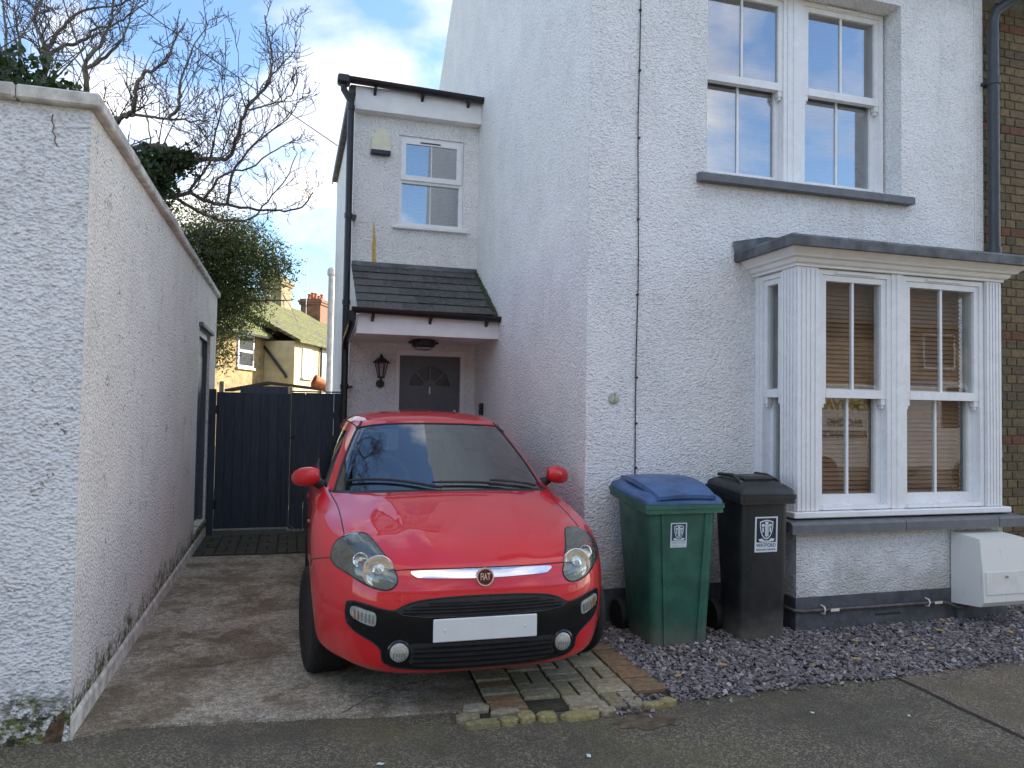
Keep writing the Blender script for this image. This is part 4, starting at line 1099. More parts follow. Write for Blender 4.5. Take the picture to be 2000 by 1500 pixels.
def crest_sticker(root, cx, y_at, cz, w, h, inkm, wordm, txt=.75):
    """white label, dark field, white shield with bars and scroll, two lines of lettering. y_at(z): face of the bin"""
    def slab(poly, lift, nm, mat, par):
        m = MB(); n = len(poly)
        vs = [(x, y_at(z)-lift, z) for x, z in poly]+[(x, y_at(z)-lift+.0009, z) for x, z in poly]
        m.add(vs, [tuple(range(n)), tuple(range(n, 2*n))[::-1]]+[(i, (i+1) % n, n+(i+1) % n, n+i) for i in range(n)])
        return m.build(nm, mat, par)
    def rect(a, b, c, d): return [(cx+a*w, cz+c*h), (cx+b*w, cz+c*h), (cx+b*w, cz+d*h), (cx+a*w, cz+d*h)]
    st = slab(rect(-.5, .5, -.5, .5), .0025, 'sticker', M['sticker'], root)
    slab(rect(-.43, .43, -.22, .46), .0036, 'crest_field', inkm, st)
    sh = []
    for k in range(25):
        t = k/24
        if t < .5:
            q = t*2; x = -.30+.6*q; z = .36+.05*math.sin(q*math.pi)
        else:
            q = (t-.5)*2; a = q*math.pi; x = .30*math.cos(a)*(1 if True else 0); z = .36-.50*math.sin(a)**.9
        sh.append((x, z))
    slab([(cx+x*w, cz+z*h) for x, z in sh[::-1]], .0047, 'shield', M['sticker'], st)
    slab([(cx+x*.84*w, cz+(.15+(z-.15)*.87)*h) for x, z in sh[::-1]], .0058, 'shield_field', inkm, st)
    for a, b, c, d in ((-.07, -.03, -.05, .26), (-.015, .025, -.08, .26), (.04, .08, -.05, .26), (-.21, -.11, .22, .30), (.11, .21, .22, .30), (-.19, -.13, .06, .2), (.13, .19, .06, .2), (-.07, .07, .29, .36), (-.13, .13, .255, .28)):
        slab(rect(a, b, c, d), .0069, 'crest_charge', M['sticker'], st)
    slab([(cx+x*w, cz+z*h) for x, z in ((-.36, -.13), (-.2, -.11), (-.1, -.17), (.1, -.17), (.2, -.11), (.36, -.13), (.30, -.19), (.1, -.205), (-.1, -.205), (-.30, -.19))], .0069, 'scroll', M['sticker'], st)
    for body, size, z, xs in (('WATFORD', .17*h*txt*1.15, -.31, 1.06), ('BOROUGH COUNCIL', .072*h*txt*1.2, -.43, 1.02)):
        v, f = text_mesh(body, size, .0002, bold=.0002)
        sx = min(1.2, .86*w/(max(p[0] for p in v)-min(p[0] for p in v)))
        zz_ = cz+z*h
        MB().add([(cx+p[0]*sx, y_at(zz_+p[1])-.0036-p[2], zz_+p[1]) for p in v], f).build('lettering', wordm, st, fix=False)

def wheelie_bin(name, label, cx, y0, y1, w, zf, zb, bodym, lidm, style, wb, ylean):
    root = thing(name, label, 'wheelie bin', (cx, (y0+y1)/2, 0))
    cy = (y0+y1)/2; d = y1-y0
    m = MB(); secs = []
    zt = zf-.03
    def fy(z): return y0+.035+ylean*(1-z/zt)          # front face of the body at height z
    prev = None
    for t in np.linspace(0, 1, 7):
        z = .012+(zt-.012)*t; ww = wb+(w-.08-wb)*t; f_ = fy(z); b_ = y1-.05-.10*(1-t)
        r = .055
        secs.append([(x, y, z+(zb-zf)*t*max(0, (y-f_)/(b_-f_))) for x, y in rrect(cx, (f_+b_)/2, ww, b_-f_, r)])
    loft(m, secs)
    m.build('body', bodym, root, smooth=True)
    # corner ribs on the front face
    for s in (-1, 1):
        m = MB(); vs = []
        for z, ww in ((.02, wb), (zt, w-.08)):
            x = cx+s*(ww/2-.085); y = fy(z)
            vs += [(x-.014, y+.004, z), (x+.014, y+.004, z), (x+.009, y-.012, z), (x-.009, y-.012, z)]
        m.add(vs, [(0, 1, 2, 3), (7, 6, 5, 4)]+[(k, (k+1) % 4, 4+(k+1) % 4, 4+k) for k in range(4)])
        if style == 'green': m.build('rib', bodym, root)
    def zr(y): return zf+(zb-zf)*(y-y0)/d
    # collar rim
    for a, b, e in ((-.034, -.004, .012), (-.004, .022, 0)):
        m = MB()
        o = rrect(cx, cy, w-e, d-e, .03)
        loft(m, [[(x, y, zr(y)+a) for x, y in o], [(x, y, zr(y)+b) for x, y in o]])
        m.build('rim', bodym, root)
    # lid
    m = MB(); secs = []
    for k, (ins, h) in enumerate(((.0, .023), (.0, .036), (.012, .055), (.05, .072), (.12, .082))):
        o = rrect(cx, cy, w-.02-ins*2, d-.01-ins*2, max(.012, .035-ins*.1))
        secs.append([(x, y, zr(y)+h+(.030*math.sin(math.pi*min(1, max(0, (y-y0)/d)))*k/4)) for x, y in o])
    loft(m, secs); lid = m.build('lid', lidm, root, smooth=True)
    if style == 'green':
        # raised centre panel that runs out over the front edge
        G = []
        for t in np.linspace(0, 1, 12):
            y = y0-.006+t*(d-.03); row = []
            zc = zr(y)+.05+.075*math.sin(math.pi*(.10+.72*t))**.8
            hw = (w*.36+.03*math.sin(math.pi*t))
            for u, dz in ((-1, -.028), (-.97, 0), (-.5, .006), (0, .008), (.5, .006), (.97, 0), (1, -.028)): row.append((cx+u*hw, y, zc+dz))
            G.append(row)
        m = MB().grid(G); k = len(G[0]); f0 = [(x, y+.002, z-.022) for x, y, z in G[0]]; m.add(list(G[0])+f0, [(i, i+1, k+i+1, k+i) for i in range(k-1)])
        m.build('lid_panel', lidm, lid, smooth=True)
    else:
        for s in (-1, 1):
            m = MB(); m.tube([(cx+s*w*.34, y0+.10, zr(y0)+.06), (cx+s*w*.34, y0+.12, zr(y0)+.105), (cx+s*w*.30, cy, zr(cy)+.118), (cx+s*w*.34, y1-.08, zr(y1)+.095)], .012, 8); m.build('lid_rib', lidm, lid, smooth=True)
        MB().box(cx-w*.26, cx+w*.26, y0+.12, y1-.14, zr(cy)+.085, zr(cy)+.118, ch=.012).build('lid_panel', lidm, lid)
    m = MB()
    m.tube([(cx-w*.33, y1-.02, zb-.005), (cx-w*.33, y1+.035, zb+.015), (cx+w*.33, y1+.035, zb+.015), (cx+w*.33, y1-.02, zb-.005)], .015, 8)
    m.build('handle', bodym, root, smooth=True)
    for s in (-1, 1):
        x = cx+s*(wb/2+.025)
        wh = MB().lathe([(.055, x-.025), (.10, x-.025), (.104, x-.015), (.104, x+.015), (.10, x+.025), (.055, x+.025)], 24, (0, y1-.095, .112), 'x').build('wheel', M['tyre'], root, smooth=True)
        MB().lathe([(.054, x-.021), (.054, x+.021)], 18, (0, y1-.095, .112), 'x').build('hub', M['matblack'], wh, smooth=True)
    MB().tube([(cx-wb/2, y1-.095, .112), (cx+wb/2, y1-.095, .112)], .012, 8).build('axle', M['matblack'], root)
    return root, fy
gbin, gfy = wheelie_bin('wheelie_bin', 'dark green wheelie bin with a blue lid standing on slate chippings', 2.43, 4.235, 4.84, .565, .895, .965, M['greenbin'], M['bluelid'], 'green', .40, .035)
crest_sticker(gbin, 2.392, gfy, .722, .115, .156, M['navy_faded'], M['greyprint'])
bbin, bfy = wheelie_bin('wheelie_bin', 'all black wheelie bin standing between green bin and bay window', 3.03, 4.215, 4.68, .435, .945, .985, M['blackbin'], M['blackbin'], 'black', .34, .03)
crest_sticker(bbin, 3.025, bfy, .71, .172, .232, M['navy'], M['navy'])

# ================================================================== CAR
CX, CY, CA = .945, 3.575, R(1.2)
NET = [
[(0,.075,.205),(.32,.09,.205),(.55,.165,.21),(.70,.32,.215),(.775,.60,.22),(.80,1.30,.20),(.80,2.2,.20),(.80,3.0,.21),(.74,3.75,.26),(.45,3.98,.26),(0,4.02,.26)],
[(0,.02,.245),(.33,.04,.245),(.58,.12,.255),(.745,.29,.265),(.815,.59,.28),(.825,1.30,.28),(.825,2.2,.28),(.825,3.0,.29),(.77,3.80,.33),(.46,4.03,.33),(0,4.06,.33)],
[(0,.0,.40),(.34,.022,.40),(.61,.105,.41),(.78,.285,.42),(.838,.60,.44),(.838,1.30,.44),(.84,2.2,.44),(.838,3.0,.44),(.785,3.80,.46),(.46,4.03,.46),(0,4.06,.46)],
[(0,.0,.55),(.34,.022,.55),(.615,.105,.56),(.79,.295,.57),(.8435,.62,.59),(.8435,1.30,.60),(.8435,2.2,.60),(.8435,3.0,.60),(.79,3.78,.62),(.46,4.0,.62),(0,4.03,.62)],
[(0,.03,.665),(.34,.053,.665),(.61,.14,.68),(.785,.335,.70),(.8435,.67,.72),(.8435,1.32,.74),(.8435,2.2,.74),(.8435,3.0,.74),(.79,3.74,.76),(.46,3.95,.76),(0,3.98,.76)],
[(0,.095,.735),(.34,.118,.742),(.595,.215,.765),(.765,.42,.79),(.833,.78,.815),(.838,1.38,.84),(.84,2.2,.85),(.838,3.0,.86),(.78,3.70,.88),(.45,3.90,.88),(0,3.93,.88)],
[(0,.31,.825),(.33,.335,.838),(.57,.45,.855),(.725,.645,.865),(.80,.98,.89),(.822,1.50,.915),(.826,2.2,.93),(.822,3.0,.95),(.75,3.66,.97),(.43,3.85,.97),(0,3.88,.97)],
[(0,.66,.925),(.325,.685,.93),(.555,.79,.925),(.70,.96,.92),(.770,1.22,.935),(.798,1.65,.96),(.802,2.3,.98),(.79,3.0,1.0),(.70,3.62,1.02),(.41,3.81,1.02),(0,3.84,1.02)],
[(0,.95,.99),(.325,.98,.988),(.57,1.09,.975),(.705,1.24,.965),(.760,1.42,.98),(.778,1.75,1.0),(.782,2.3,1.02),(.765,3.0,1.04),(.67,3.58,1.06),(.39,3.77,1.06),(0,3.80,1.06)],
[(0,1.01,1.0),(.325,1.04,.998),(.575,1.15,.985),(.705,1.30,.975),(.75,1.46,.99),(.766,1.78,1.01),(.77,2.3,1.03),(.752,3.0,1.05),(.655,3.57,1.07),(.38,3.76,1.07),(0,3.79,1.07)],
[(0,1.36,1.21),(.30,1.385,1.205),(.52,1.475,1.19),(.627,1.60,1.185),(.667,1.74,1.19),(.682,1.98,1.205),(.682,2.45,1.215),(.662,3.08,1.22),(.575,3.54,1.22),(.335,3.70,1.22),(0,3.73,1.22)],
[(0,1.69,1.395),(.265,1.71,1.39),(.46,1.78,1.372),(.545,1.885,1.36),(.582,2.0,1.36),(.597,2.2,1.365),(.597,2.62,1.365),(.575,3.15,1.35),(.505,3.50,1.33),(.30,3.63,1.33),(0,3.66,1.33)],
[(0,1.80,1.435),(.25,1.82,1.43),(.43,1.885,1.418),(.507,1.97,1.41),(.542,2.07,1.41),(.553,2.25,1.412),(.552,2.64,1.412),(.53,3.12,1.392),(.46,3.44,1.37),(.27,3.55,1.365),(0,3.58,1.365)],
[(0,2.05,1.475),(.21,2.07,1.472),(.35,2.12,1.464),(.41,2.17,1.458),(.435,2.24,1.458),(.445,2.36,1.46),(.44,2.66,1.457),(.41,3.0,1.44),(.35,3.2,1.425),(.21,3.28,1.42),(0,3.3,1.42)],
[(0,2.35,1.488),(.08,2.36,1.488),(.13,2.38,1.487),(.15,2.4,1.486),(.16,2.43,1.486),(.165,2.5,1.486),(.165,2.65,1.484),(.15,2.85,1.478),(.12,2.93,1.472),(.08,2.97,1.47),(0,2.98,1.47)],
[(0,2.5,1.49),(0,2.52,1.49),(0,2.54,1.49),(0,2.56,1.49),(0,2.58,1.49),(0,2.62,1.489),(0,2.68,1.488),(0,2.75,1.486),(0,2.79,1.485),(0,2.82,1.484),(0,2.84,1.483)],
]
def catmull(P, n):
    P = np.asarray(P, float); m = len(P); out = []
    for i in range(m-1):
        p1, p2 = P[i], P[i+1]; p0 = P[i-1] if i > 0 else 2*p1-p2; p3 = P[i+2] if i+2 < m else 2*p2-p1
        for k in range(n):
            t = k/n; out.append(.5*(2*p1+(p2-p0)*t+(2*p0-5*p1+4*p2-p3)*t*t+(-p0+3*p1-3*p2+p3)*t**3))
    out.append(P[-1]); return np.array(out)
NRr, NCc = 5, 8
P = np.array(NET)
for i in range(8):
    k = 1 if i < 6 else (.8 if i == 6 else .4)
    P[i, 2, 0] *= 1-.06*k; P[i, 3, 0] *= 1-.085*k; P[i, 4, 0] *= 1-.022*k
mir = np.array([-1, 1, 1])
Pe = np.concatenate([P[:, 1:2]*mir, P, P[:, -2:-1]*mir], 1)
Gc = np.swapaxes(catmull(np.swapaxes(Pe, 0, 1), NCc), 0, 1)[:, NCc:-NCc]
G = np.concatenate([catmull(Gc[:10], NRr), catmull(Gc[9:], NRr)[1:]], 0)
nR, nC_ = G.shape[:2]
# a soft raised V on the bonnet
for i in range(nR):
    for j in range(nC_):
        x, y, z = G[i, j]
        if .735 < z < 1.0 and y < 1.05 and abs(x) < .62:
            xr = .26+.22*(y/1.0); e = max(0., min(1., (xr-abs(x)+.02)/.06)); G[i, j, 2] += .012*e*min(1, (z-.735)/.06)*min(1, max(0, (1.0-y)/.12))
WS0, WS1 = 9*NRr, 11*NRr
def facemat(i, j):
    if WS0 <= i < WS1:
        if j < 3*NCc-2: return 1
        if 3*NCc+4 <= j < 7*NCc-1 and i < WS1-1: return 2
        if 8*NCc+3 <= j and i < WS1-1: return 3
    if 8*NRr <= i < WS0 and j < 3*NCc+2: return 4
    return 0
verts = []; faces = []; fm = []
idx = {}
def vid(i, j, s):
    p = G[i, j]*np.array([s, 1, 1]); k = tuple(np.round(p, 5))
    if k not in idx: idx[k] = len(verts); verts.append(tuple(p))
    return idx[k]
for s in (1, -1):
    for i in range(nR-1):
        for j in range(nC_-1):
            q = [vid(i, j, s), vid(i, j+1, s), vid(i+1, j+1, s), vid(i+1, j, s)]
            q = list(dict.fromkeys(q))
            if len(q) < 3: continue
            faces.append(q if s == 1 else q[::-1]); fm.append(facemat(i, j))
loop = [vid(0, j, 1) for j in range(nC_)]+[vid(0, j, -1) for j in range(nC_-2, 0, -1)]
cvi = len(verts); verts.append((0, 2.0, .2))
for a, b in zip(loop, loop[1:]+loop[:1]): faces.append([a, cvi, b]); fm.append(5)
me = bpy.data.meshes.new('shell'); me.from_pydata(verts, [], faces)
for k in ('red', 'carglass', 'privacy', 'privacy', 'cowl', 'matblack'): me.materials.append(M.get(k) or M['matblack'])
me.polygons.foreach_set('material_index', fm)
bm = bmesh.new(); bm.from_mesh(me); bmesh.ops.recalc_face_normals(bm, faces=bm.faces); bm.to_mesh(me)
BV = BVHTree.FromBMesh(bm); bm.free()
shell = bpy.data.objects.new('shell', me); COL.objects.link(shell)
AX = (.865, 3.375); ARR = .328; WZ = .297
cutters = []
for ay in AX:
    for s in (-1, 1):
        cm = MB().lathe([(ARR, .50*s), (ARR, 1.1*s)], 40, (0, ay, WZ+.012), 'x').mesh('cut', M['matblack'])
        co = bpy.data.objects.new('cut', cm); COL.objects.link(co); cutters.append(co)
        cm.materials.clear()
        for k in ('red', 'carglass', 'privacy', 'privacy', 'cowl', 'matblack'): cm.materials.append(M.get(k) or M['matblack'])
        for p_ in cm.polygons: p_.material_index = 5
        md = shell.modifiers.new('b', 'BOOLEAN'); md.operation = 'DIFFERENCE'; md.object = co; md.solver = 'EXACT'
bpy.context.view_layer.update()
dg = bpy.context.evaluated_depsgraph_get()
cutm = bpy.data.meshes.new_from_object(shell.evaluated_get(dg))
vall = [tuple(v.co) for v in cutm.vertices]
groups = {k: [] for k in range(6)}
for p_ in cutm.polygons: groups[p_.material_index].append(tuple(p_.vertices))
for o in cutters+[shell]: bpy.data.objects.remove(o)
car = thing('hatchback_car', 'red hatchback car with cloudy headlamps parked nose out on the drive', 'car', (CX, CY, 0))
car.rotation_euler = (0, 0, -CA)
CO = Vector((CX, CY, 0))
def sub(fs):
    used = sorted({i for f in fs for i in f}); mp_ = {k: n for n, k in enumerate(used)}
    m = MB(); m.add([Vector(vall[k])+CO for k in used], [[mp_[i] for i in f] for f in fs]); return m
body = sub(groups[0]).build('body', M['red'], car, smooth=True, fix=False)
M['cowl'] = M['matblack']
ws = sub(groups[1]).build('windscreen', M['carglass'], car, smooth=2, fix=False)
for s in (-1, 1): sub([f for f in groups[2] if s*vall[f[0]][0] > 0]).build('side_window', M['privacy'], car, smooth=2, fix=False)
sub(groups[3]).build('rear_window', M['privacy'], car, smooth=2, fix=False)
sub(groups[4]).build('scuttle_panel', M['matblack'], car, smooth=2, fix=False)
sub(groups[5]).build('underbody', M['matblack'], car, fix=False)
# cabin lining, just inside the pillars and roof
bml = bmesh.new(); vm = {}
src = [tuple(p_.vertices) for p_ in me.polygons if p_.material_index == 0 and all(me.vertices[i].co.z > .97 and me.vertices[i].co.y > 1.2 for i in p_.vertices)]
m = MB(); used = sorted({i for f in src for i in f}); mp_ = {k: n for n, k in enumerate(used)}
m.add([Vector(me.vertices[k].co)-me.vertices[k].normal*.02+CO for k in used], [[mp_[i] for i in f] for f in src])
m.build('cabin_lining', M['dark'], car, fix=False, smooth=2)

def on_body(p, lift=0.0):
    loc, nor, i_, d_ = BV.find_nearest(Vector(p)); return loc+nor*lift, nor
def from_front(x, z, lift=0.0, slant=0):
    d = Vector((-slant*(1 if x > 0 else -1), 1, 0)).normalized(); o_ = Vector((x, 0, z))-d*2
    loc, nor, i_, d_ = BV.ray_cast(o_+d*.0, d)
    if loc is None: return on_body((x, .3, z), lift)
    return loc+nor*lift, nor
def densify(pts, n=5, closed=True):
    Q = [Vector(p) for p in pts]; out = []; N = len(Q)
    for i in range(N if closed else N-1):
        p0, p1, p2, p3 = Q[(i-1) % N], Q[i], Q[(i+1) % N], Q[(i+2) % N]
        for k in range(n):
            t = k/n; out.append(.5*((2*p1)+(p2-p0)*t+(2*p0-5*p1+4*p2-p3)*t*t+(3*p1-p0-3*p2+p3)*t**3))
    return out
def patch(name, outline, mat, parent, lift=.004, skirt=.012, step=.03, smooth_outline=True, dome=0, dens=5):
    """outline: 3-D points near the bodywork; gives a panel that follows it"""
    pts = densify(outline, dens) if smooth_outline else [Vector(p) for p in outline]
    pts = [on_body(p)[0] for p in pts]
    nv = Vector((0, 0, 0))
    for p in pts: nv += on_body(p)[1]
    nv.normalize(); c = sum(pts, Vector())/len(pts)
    u = nv.cross(Vector((0, 0, 1))).normalized(); w = nv.cross(u)
    b2 = [((p-c).dot(u), (p-c).dot(w)) for p in pts]
    xs = [p[0] for p in b2]; ys = [p[1] for p in b2]
    inner = []
    def dist_edge(x, y):
        best = 9
        for (a, b_), (c_, d_) in zip(b2, b2[1:]+b2[:1]):
            ex, ey = c_-a, d_-b_; L = ex*ex+ey*ey; t = 0 if L == 0 else max(0, min(1, ((x-a)*ex+(y-b_)*ey)/L))
            best = min(best, math.hypot(x-a-ex*t, y-b_-ey*t))
        return best
    x = min(xs)+step/2
    while x < max(xs):
        y = min(ys)+step/2
        while y < max(ys):
            ins = False; j = len(b2)-1
            for i in range(len(b2)):
                if (b2[i][1] > y) != (b2[j][1] > y) and x < (b2[j][0]-b2[i][0])*(y-b2[i][1])/(b2[j][1]-b2[i][1])+b2[i][0]: ins = not ins
                j = i
            if ins and dist_edge(x, y) > step*.35: inner.append((x, y))
            y += step
        x += step
    n = len(b2)
    res = delaunay_2d_cdt([Vector(p) for p in b2+inner], [(i, (i+1) % n) for i in range(n)], [], 1, 1e-6)
    V2, E2, F2 = res[0], res[1], res[2]
    vs = []
    for q in V2:
        o_ = c+u*q[0]+w*q[1]
        loc, nor, i_, d_ = BV.ray_cast(o_+nv*.5, -nv)
        if loc is None or (loc-o_).length > .25: loc, nor, i_, d_ = BV.find_nearest(o_)
        de = dist_edge(q[0], q[1]); l = lift+dome*(1-math.exp(-de/.03))
        vs.append(loc+nor*l)
    m = MB(); m.add([p+CO for p in vs], F2)
    # skirt
    bd = [];
    cnt = {}
    for f_ in F2:
        for a, b_ in zip(f_, list(f_[1:])+[f_[0]]): cnt[tuple(sorted((a, b_)))] = cnt.get(tuple(sorted((a, b_))), 0)+1
    for (a, b_), k_ in cnt.items():
        if k_ == 1:
            na = on_body(vs[a])[1]; nb_ = on_body(vs[b_])[1]
            m.add([vs[a]+CO, vs[b_]+CO, vs[b_]-nb_*skirt+CO, vs[a]-na*skirt+CO], [(0, 1, 2, 3)])
    bmw = bmesh.new(); mm = m.mesh('tmp', mat); bmw.from_mesh(mm); bmesh.ops.remove_doubles(bmw, verts=bmw.verts, dist=1e-5); bmesh.ops.recalc_face_normals(bmw, faces=bmw.faces)
    bmw.verts.index_update(); m2 = MB(); m2.add([v.co for v in bmw.verts], [[v.index for v in f.verts] for f in bmw.faces]); bmw.free()
    o = m2.build(name, mat, parent, smooth=True, fix=False)
    # face the panel outwards
    return o, pts
def mirx(pts): return [(-p[0], p[1], p[2]) for p in pts][::-1]
def line(name, pts, r, mat, parent, lift=0.0, dens=6):
    q = densify(pts+[pts[-1]], dens, closed=False); q = [on_body(p, lift)[0] for p in q]
    q2 = [q[0]]
    for p in q[1:]:
        if (p-q2[-1]).length > .004: q2.append(p)
    return MB().tube([p+CO for p in q2], r, 6).build(name, mat, parent, smooth=True)
def fz(x, z, s=0): return tuple(from_front(x, z, 0, s)[0])

# headlamps
HL = [(-.728, .40, .742), (-.690, .455, .805), (-.612, .45, .834), (-.548, .395, .832), (-.492, .23, .780), (-.436, .096, .706), (-.428, .068, .650), (-.472, .07, .620), (-.555, .11, .634), (-.645, .21, .674), (-.712, .34, .702)]
for s in (1, -1):
    ol = HL if s == 1 else mirx(HL)
    hl, pts = patch('headlamp', ol, M['headhouse'], car, lift=.001, skirt=.01)
    line('headlamp_gap', [tuple(p) for p in pts]+[tuple(pts[0])], .0045, M['matblack'], hl, dens=1)
    for bx, bz, br, mt_ in ((-.548, .702, .072, 'chrome'), (-.655, .742, .034, 'chrome')):
        p, nrm = from_front(bx*s, bz, .0, .3)
        fwd = (nrm*.6+Vector((0, -1, 0))).normalized(); a = fwd.orthogonal().normalized(); b_ = fwd.cross(a)
        m = MB(); seg = 24; prof = [(br*1.08, -.004), (br*1.08, .010), (br, .011), (br*.75, .004), (br*.45, .001), (br*.30, .006), (br*.22, .012), (.001, .013)]
        vs = [p+CO+(a*math.cos(2*math.pi*k/seg)+b_*math.sin(2*math.pi*k/seg))*r_+fwd*h_ for r_, h_ in prof for k in range(seg)]
        m.add(vs, [(i*seg+k, i*seg+(k+1) % seg, (i+1)*seg+(k+1) % seg, (i+1)*seg+k) for i in range(len(prof)-1) for k in range(seg)])
        m.build('reflector', M['chrome'], hl, smooth=True)
    patch('headlamp_lens', ol, M['lens'], hl, lift=.006, skirt=.012, dome=.020)

# lower black mask, upper grille, fog lamps, indicators
BM = [(-.700, .55), (-.66, .558), (-.58, .548), (-.50, .534), (-.44, .527), (-.40, .548), (-.33, .572), (-.2, .585), (0, .590), (.2, .585), (.33, .572), (.40, .548), (.44, .527), (.50, .534), (.58, .548), (.66, .558), (.700, .55),
      (.708, .50), (.695, .445), (.63, .405), (.56, .375), (.515, .335), (.49, .285), (.45, .258), (.38, .246), (.2, .238), (0, .236), (-.2, .238), (-.38, .246), (-.45, .258), (-.49, .285), (-.515, .335), (-.56, .375), (-.63, .405), (-.695, .445), (-.708, .50)]
def seg_patch(name, o2, mat, parent, lift, **k):
    return patch(name, [fz(x, z, .25 if abs(x) > .5 else 0) for x, z in o2], mat, parent, lift=lift, **k)
msk, _ = seg_patch('bumper_mask', BM, M['gloss'], car, .0045, skirt=.012, step=.035, dens=3)
UG = [(-.43, .530), (-.38, .552), (-.3, .570), (-.15, .580), (0, .583), (.15, .580), (.3, .570), (.38, .552), (.43, .530), (.40, .512), (.3, .503), (0, .500), (-.3, .503), (-.40, .512)]
ug, _ = seg_patch('upper_grille', UG, M['matblack'], car, .0085, skirt=.006, step=.04, dens=3)
for z in (.516, .532, .548, .564):
    w = .40 if z < .54 else .36 if z < .555 else .28
    m = MB(); m.tube([Vector(fz(x, z))+Vector((0, -.012, 0))+CO for x in np.linspace(-w, w, 13)], .0035, 6); m.build('grille_bar', M['gloss'], ug)
m = MB(); m.tube([Vector(fz(x, z))+Vector((0, -.010, 0))+CO for x, z in [(-.43, .527), (-.40, .508), (-.3, .499), (-.15, .496), (0, .495), (.15, .496), (.3, .499), (.40, .508), (.43, .527)]], .005, 8); m.build('grille_lip', M['gloss'], ug)
lg, _ = seg_patch('lower_grille', [(-.36, .365), (-.3, .372), (0, .374), (.3, .372), (.36, .365), (.37, .30), (.34, .268), (.2, .258), (0, .256), (-.2, .258), (-.34, .268), (-.37, .30)], M['matblack'], car, .0085, skirt=.006, step=.05, dens=3)
for z in (.275, .300, .325, .350):
    m = MB(); m.tube([Vector(fz(x, z))+Vector((0, -.014, 0))+CO for x in np.linspace(-.35, .35, 13)], .0048, 6); m.build('grille_bar', M['gloss'], lg)
# black lip round the mask
line('mask_gap', [fz(x, z, .25 if abs(x) > .5 else 0) for x, z in BM]+[fz(*BM[0], .25)], .004, M['matblack'], msk, lift=.002, dens=2)
for s in (-1, 1):
    ind, _ = seg_patch('indicator', [(s*x, z) for x, z in ((-.665, .535), (-.60, .527), (-.545, .512), (-.540, .47), (-.555, .452), (-.62, .468), (-.672, .495))][::s], M['lamphouse'], car, .009, skirt=.008, step=.02)
    for k in range(6):
        x = s*(-.655+.02*k)
        m = MB(); m.tube([Vector(fz(x, zz_, .25))+Vector((s*-.004, -.014, 0))+CO for zz_ in (.522-.003*k, .50, .478-.003*k)], .0032, 5); m.build('indicator_rib', M['amber'] if k < 2 else M['chrome'], ind)
    p, nrm = from_front(s*.412, .330); fwd = Vector((s*.15, -1, 0)).normalized(); a = Vector((0, 0, 1)); b_ = fwd.cross(a)
    def disc(name, prof, mat, par, seg=22):
        m = MB(); vs = [p+CO+(a*math.cos(2*math.pi*k/seg)+b_*math.sin(2*math.pi*k/seg))*r_+fwd*h_ for r_, h_ in prof for k in range(seg)]
        m.add(vs, [(i*seg+k, i*seg+(k+1) % seg, (i+1)*seg+(k+1) % seg, (i+1)*seg+k) for i in range(len(prof)-1) for k in range(seg)]+[tuple((len(prof)-1)*seg+k for k in range(seg))])
        return m.build(name, mat, par, smooth=True)
    fg = disc('fog_lamp', [(.060, -.004), (.060, .012), (.052, .016), (.048, .010)], M['gloss'], car)
    disc('fog_lens', [(.047, .008), (.044, .016), (.030, .022), (.001, .024)], M['lamphouse'], fg)
    for k in range(5):
        q = -.026+.013*k; h = math.sqrt(max(0, .04**2-q*q))
        m = MB(); m.tube([p+CO+b_*q-a*h+fwd*.017, p+CO+b_*q+fwd*.0235, p+CO+b_*q+a*h+fwd*.017], .0028, 5); m.build('lens_rib', M['chrome'], fg)
# chrome bar with badge
cb_, _ = seg_patch('chrome_bar', [(-.36, .700), (-.33, .7045), (-.2, .707), (0, .708), (.2, .707), (.33, .7045), (.36, .700), (.345, .684), (.3, .673), (.1, .668), (0, .668), (-.1, .668), (-.3, .673), (-.345, .684)], M['chrome'], car, .006, skirt=.01, step=.04, dens=3)
p, nrm = from_front(0, .672); fwd = (Vector((0, -1, .18))).normalized(); b_ = Vector((1, 0, 0)); a = b_.cross(fwd)*1
a = fwd.cross(b_)*-1
bdg = disc('badge', [(.046, -.012), (.047, .014), (.044, .020), (.038, .020), (.036, .016)], M['chrome'], car, 32)
disc('badge_field', [(.0362, .012), (.0355, .0175), (.001, .0185)], M['burgundy'], bdg, 32)
v, f = text_mesh('FIAT', .034, .0008, bold=.0005)
sx = .050/(max(q[0] for q in v)-min(q[0] for q in v)); sy = .034/(max(q[1] for q in v)-min(q[1] for q in v))
MB().add([p+CO+b_*(q[0]*sx)+a*(q[1]*sy)*(1 if a.z > 0 else -1)+fwd*(.0195+q[2]) for q in v], f).build('badge_lettering', M['chrome'], bdg)
# number plate (blank face) on its holder
py = fz(0, .44)[1]-.006
pl = MB().box(CX-.26, CX+.26, CY+py-.012, CY+py-.004, .380, .491, ch=.004).build('number_plate', M['plate'], car)
for x in (-.2, .2): MB().lathe([(.001, CY+py-.0165), (.007, CY+py-.0155), (.008, CY+py-.0125)], 12, (CX+x, 0, .436), 'y').build('screw_cap', M['meter'], pl)
MB().box(CX-.20, CX+.20, CY+py-.0035, CY+py+.03, .39, .48).build('plate_bracket', M['matblack'], pl)
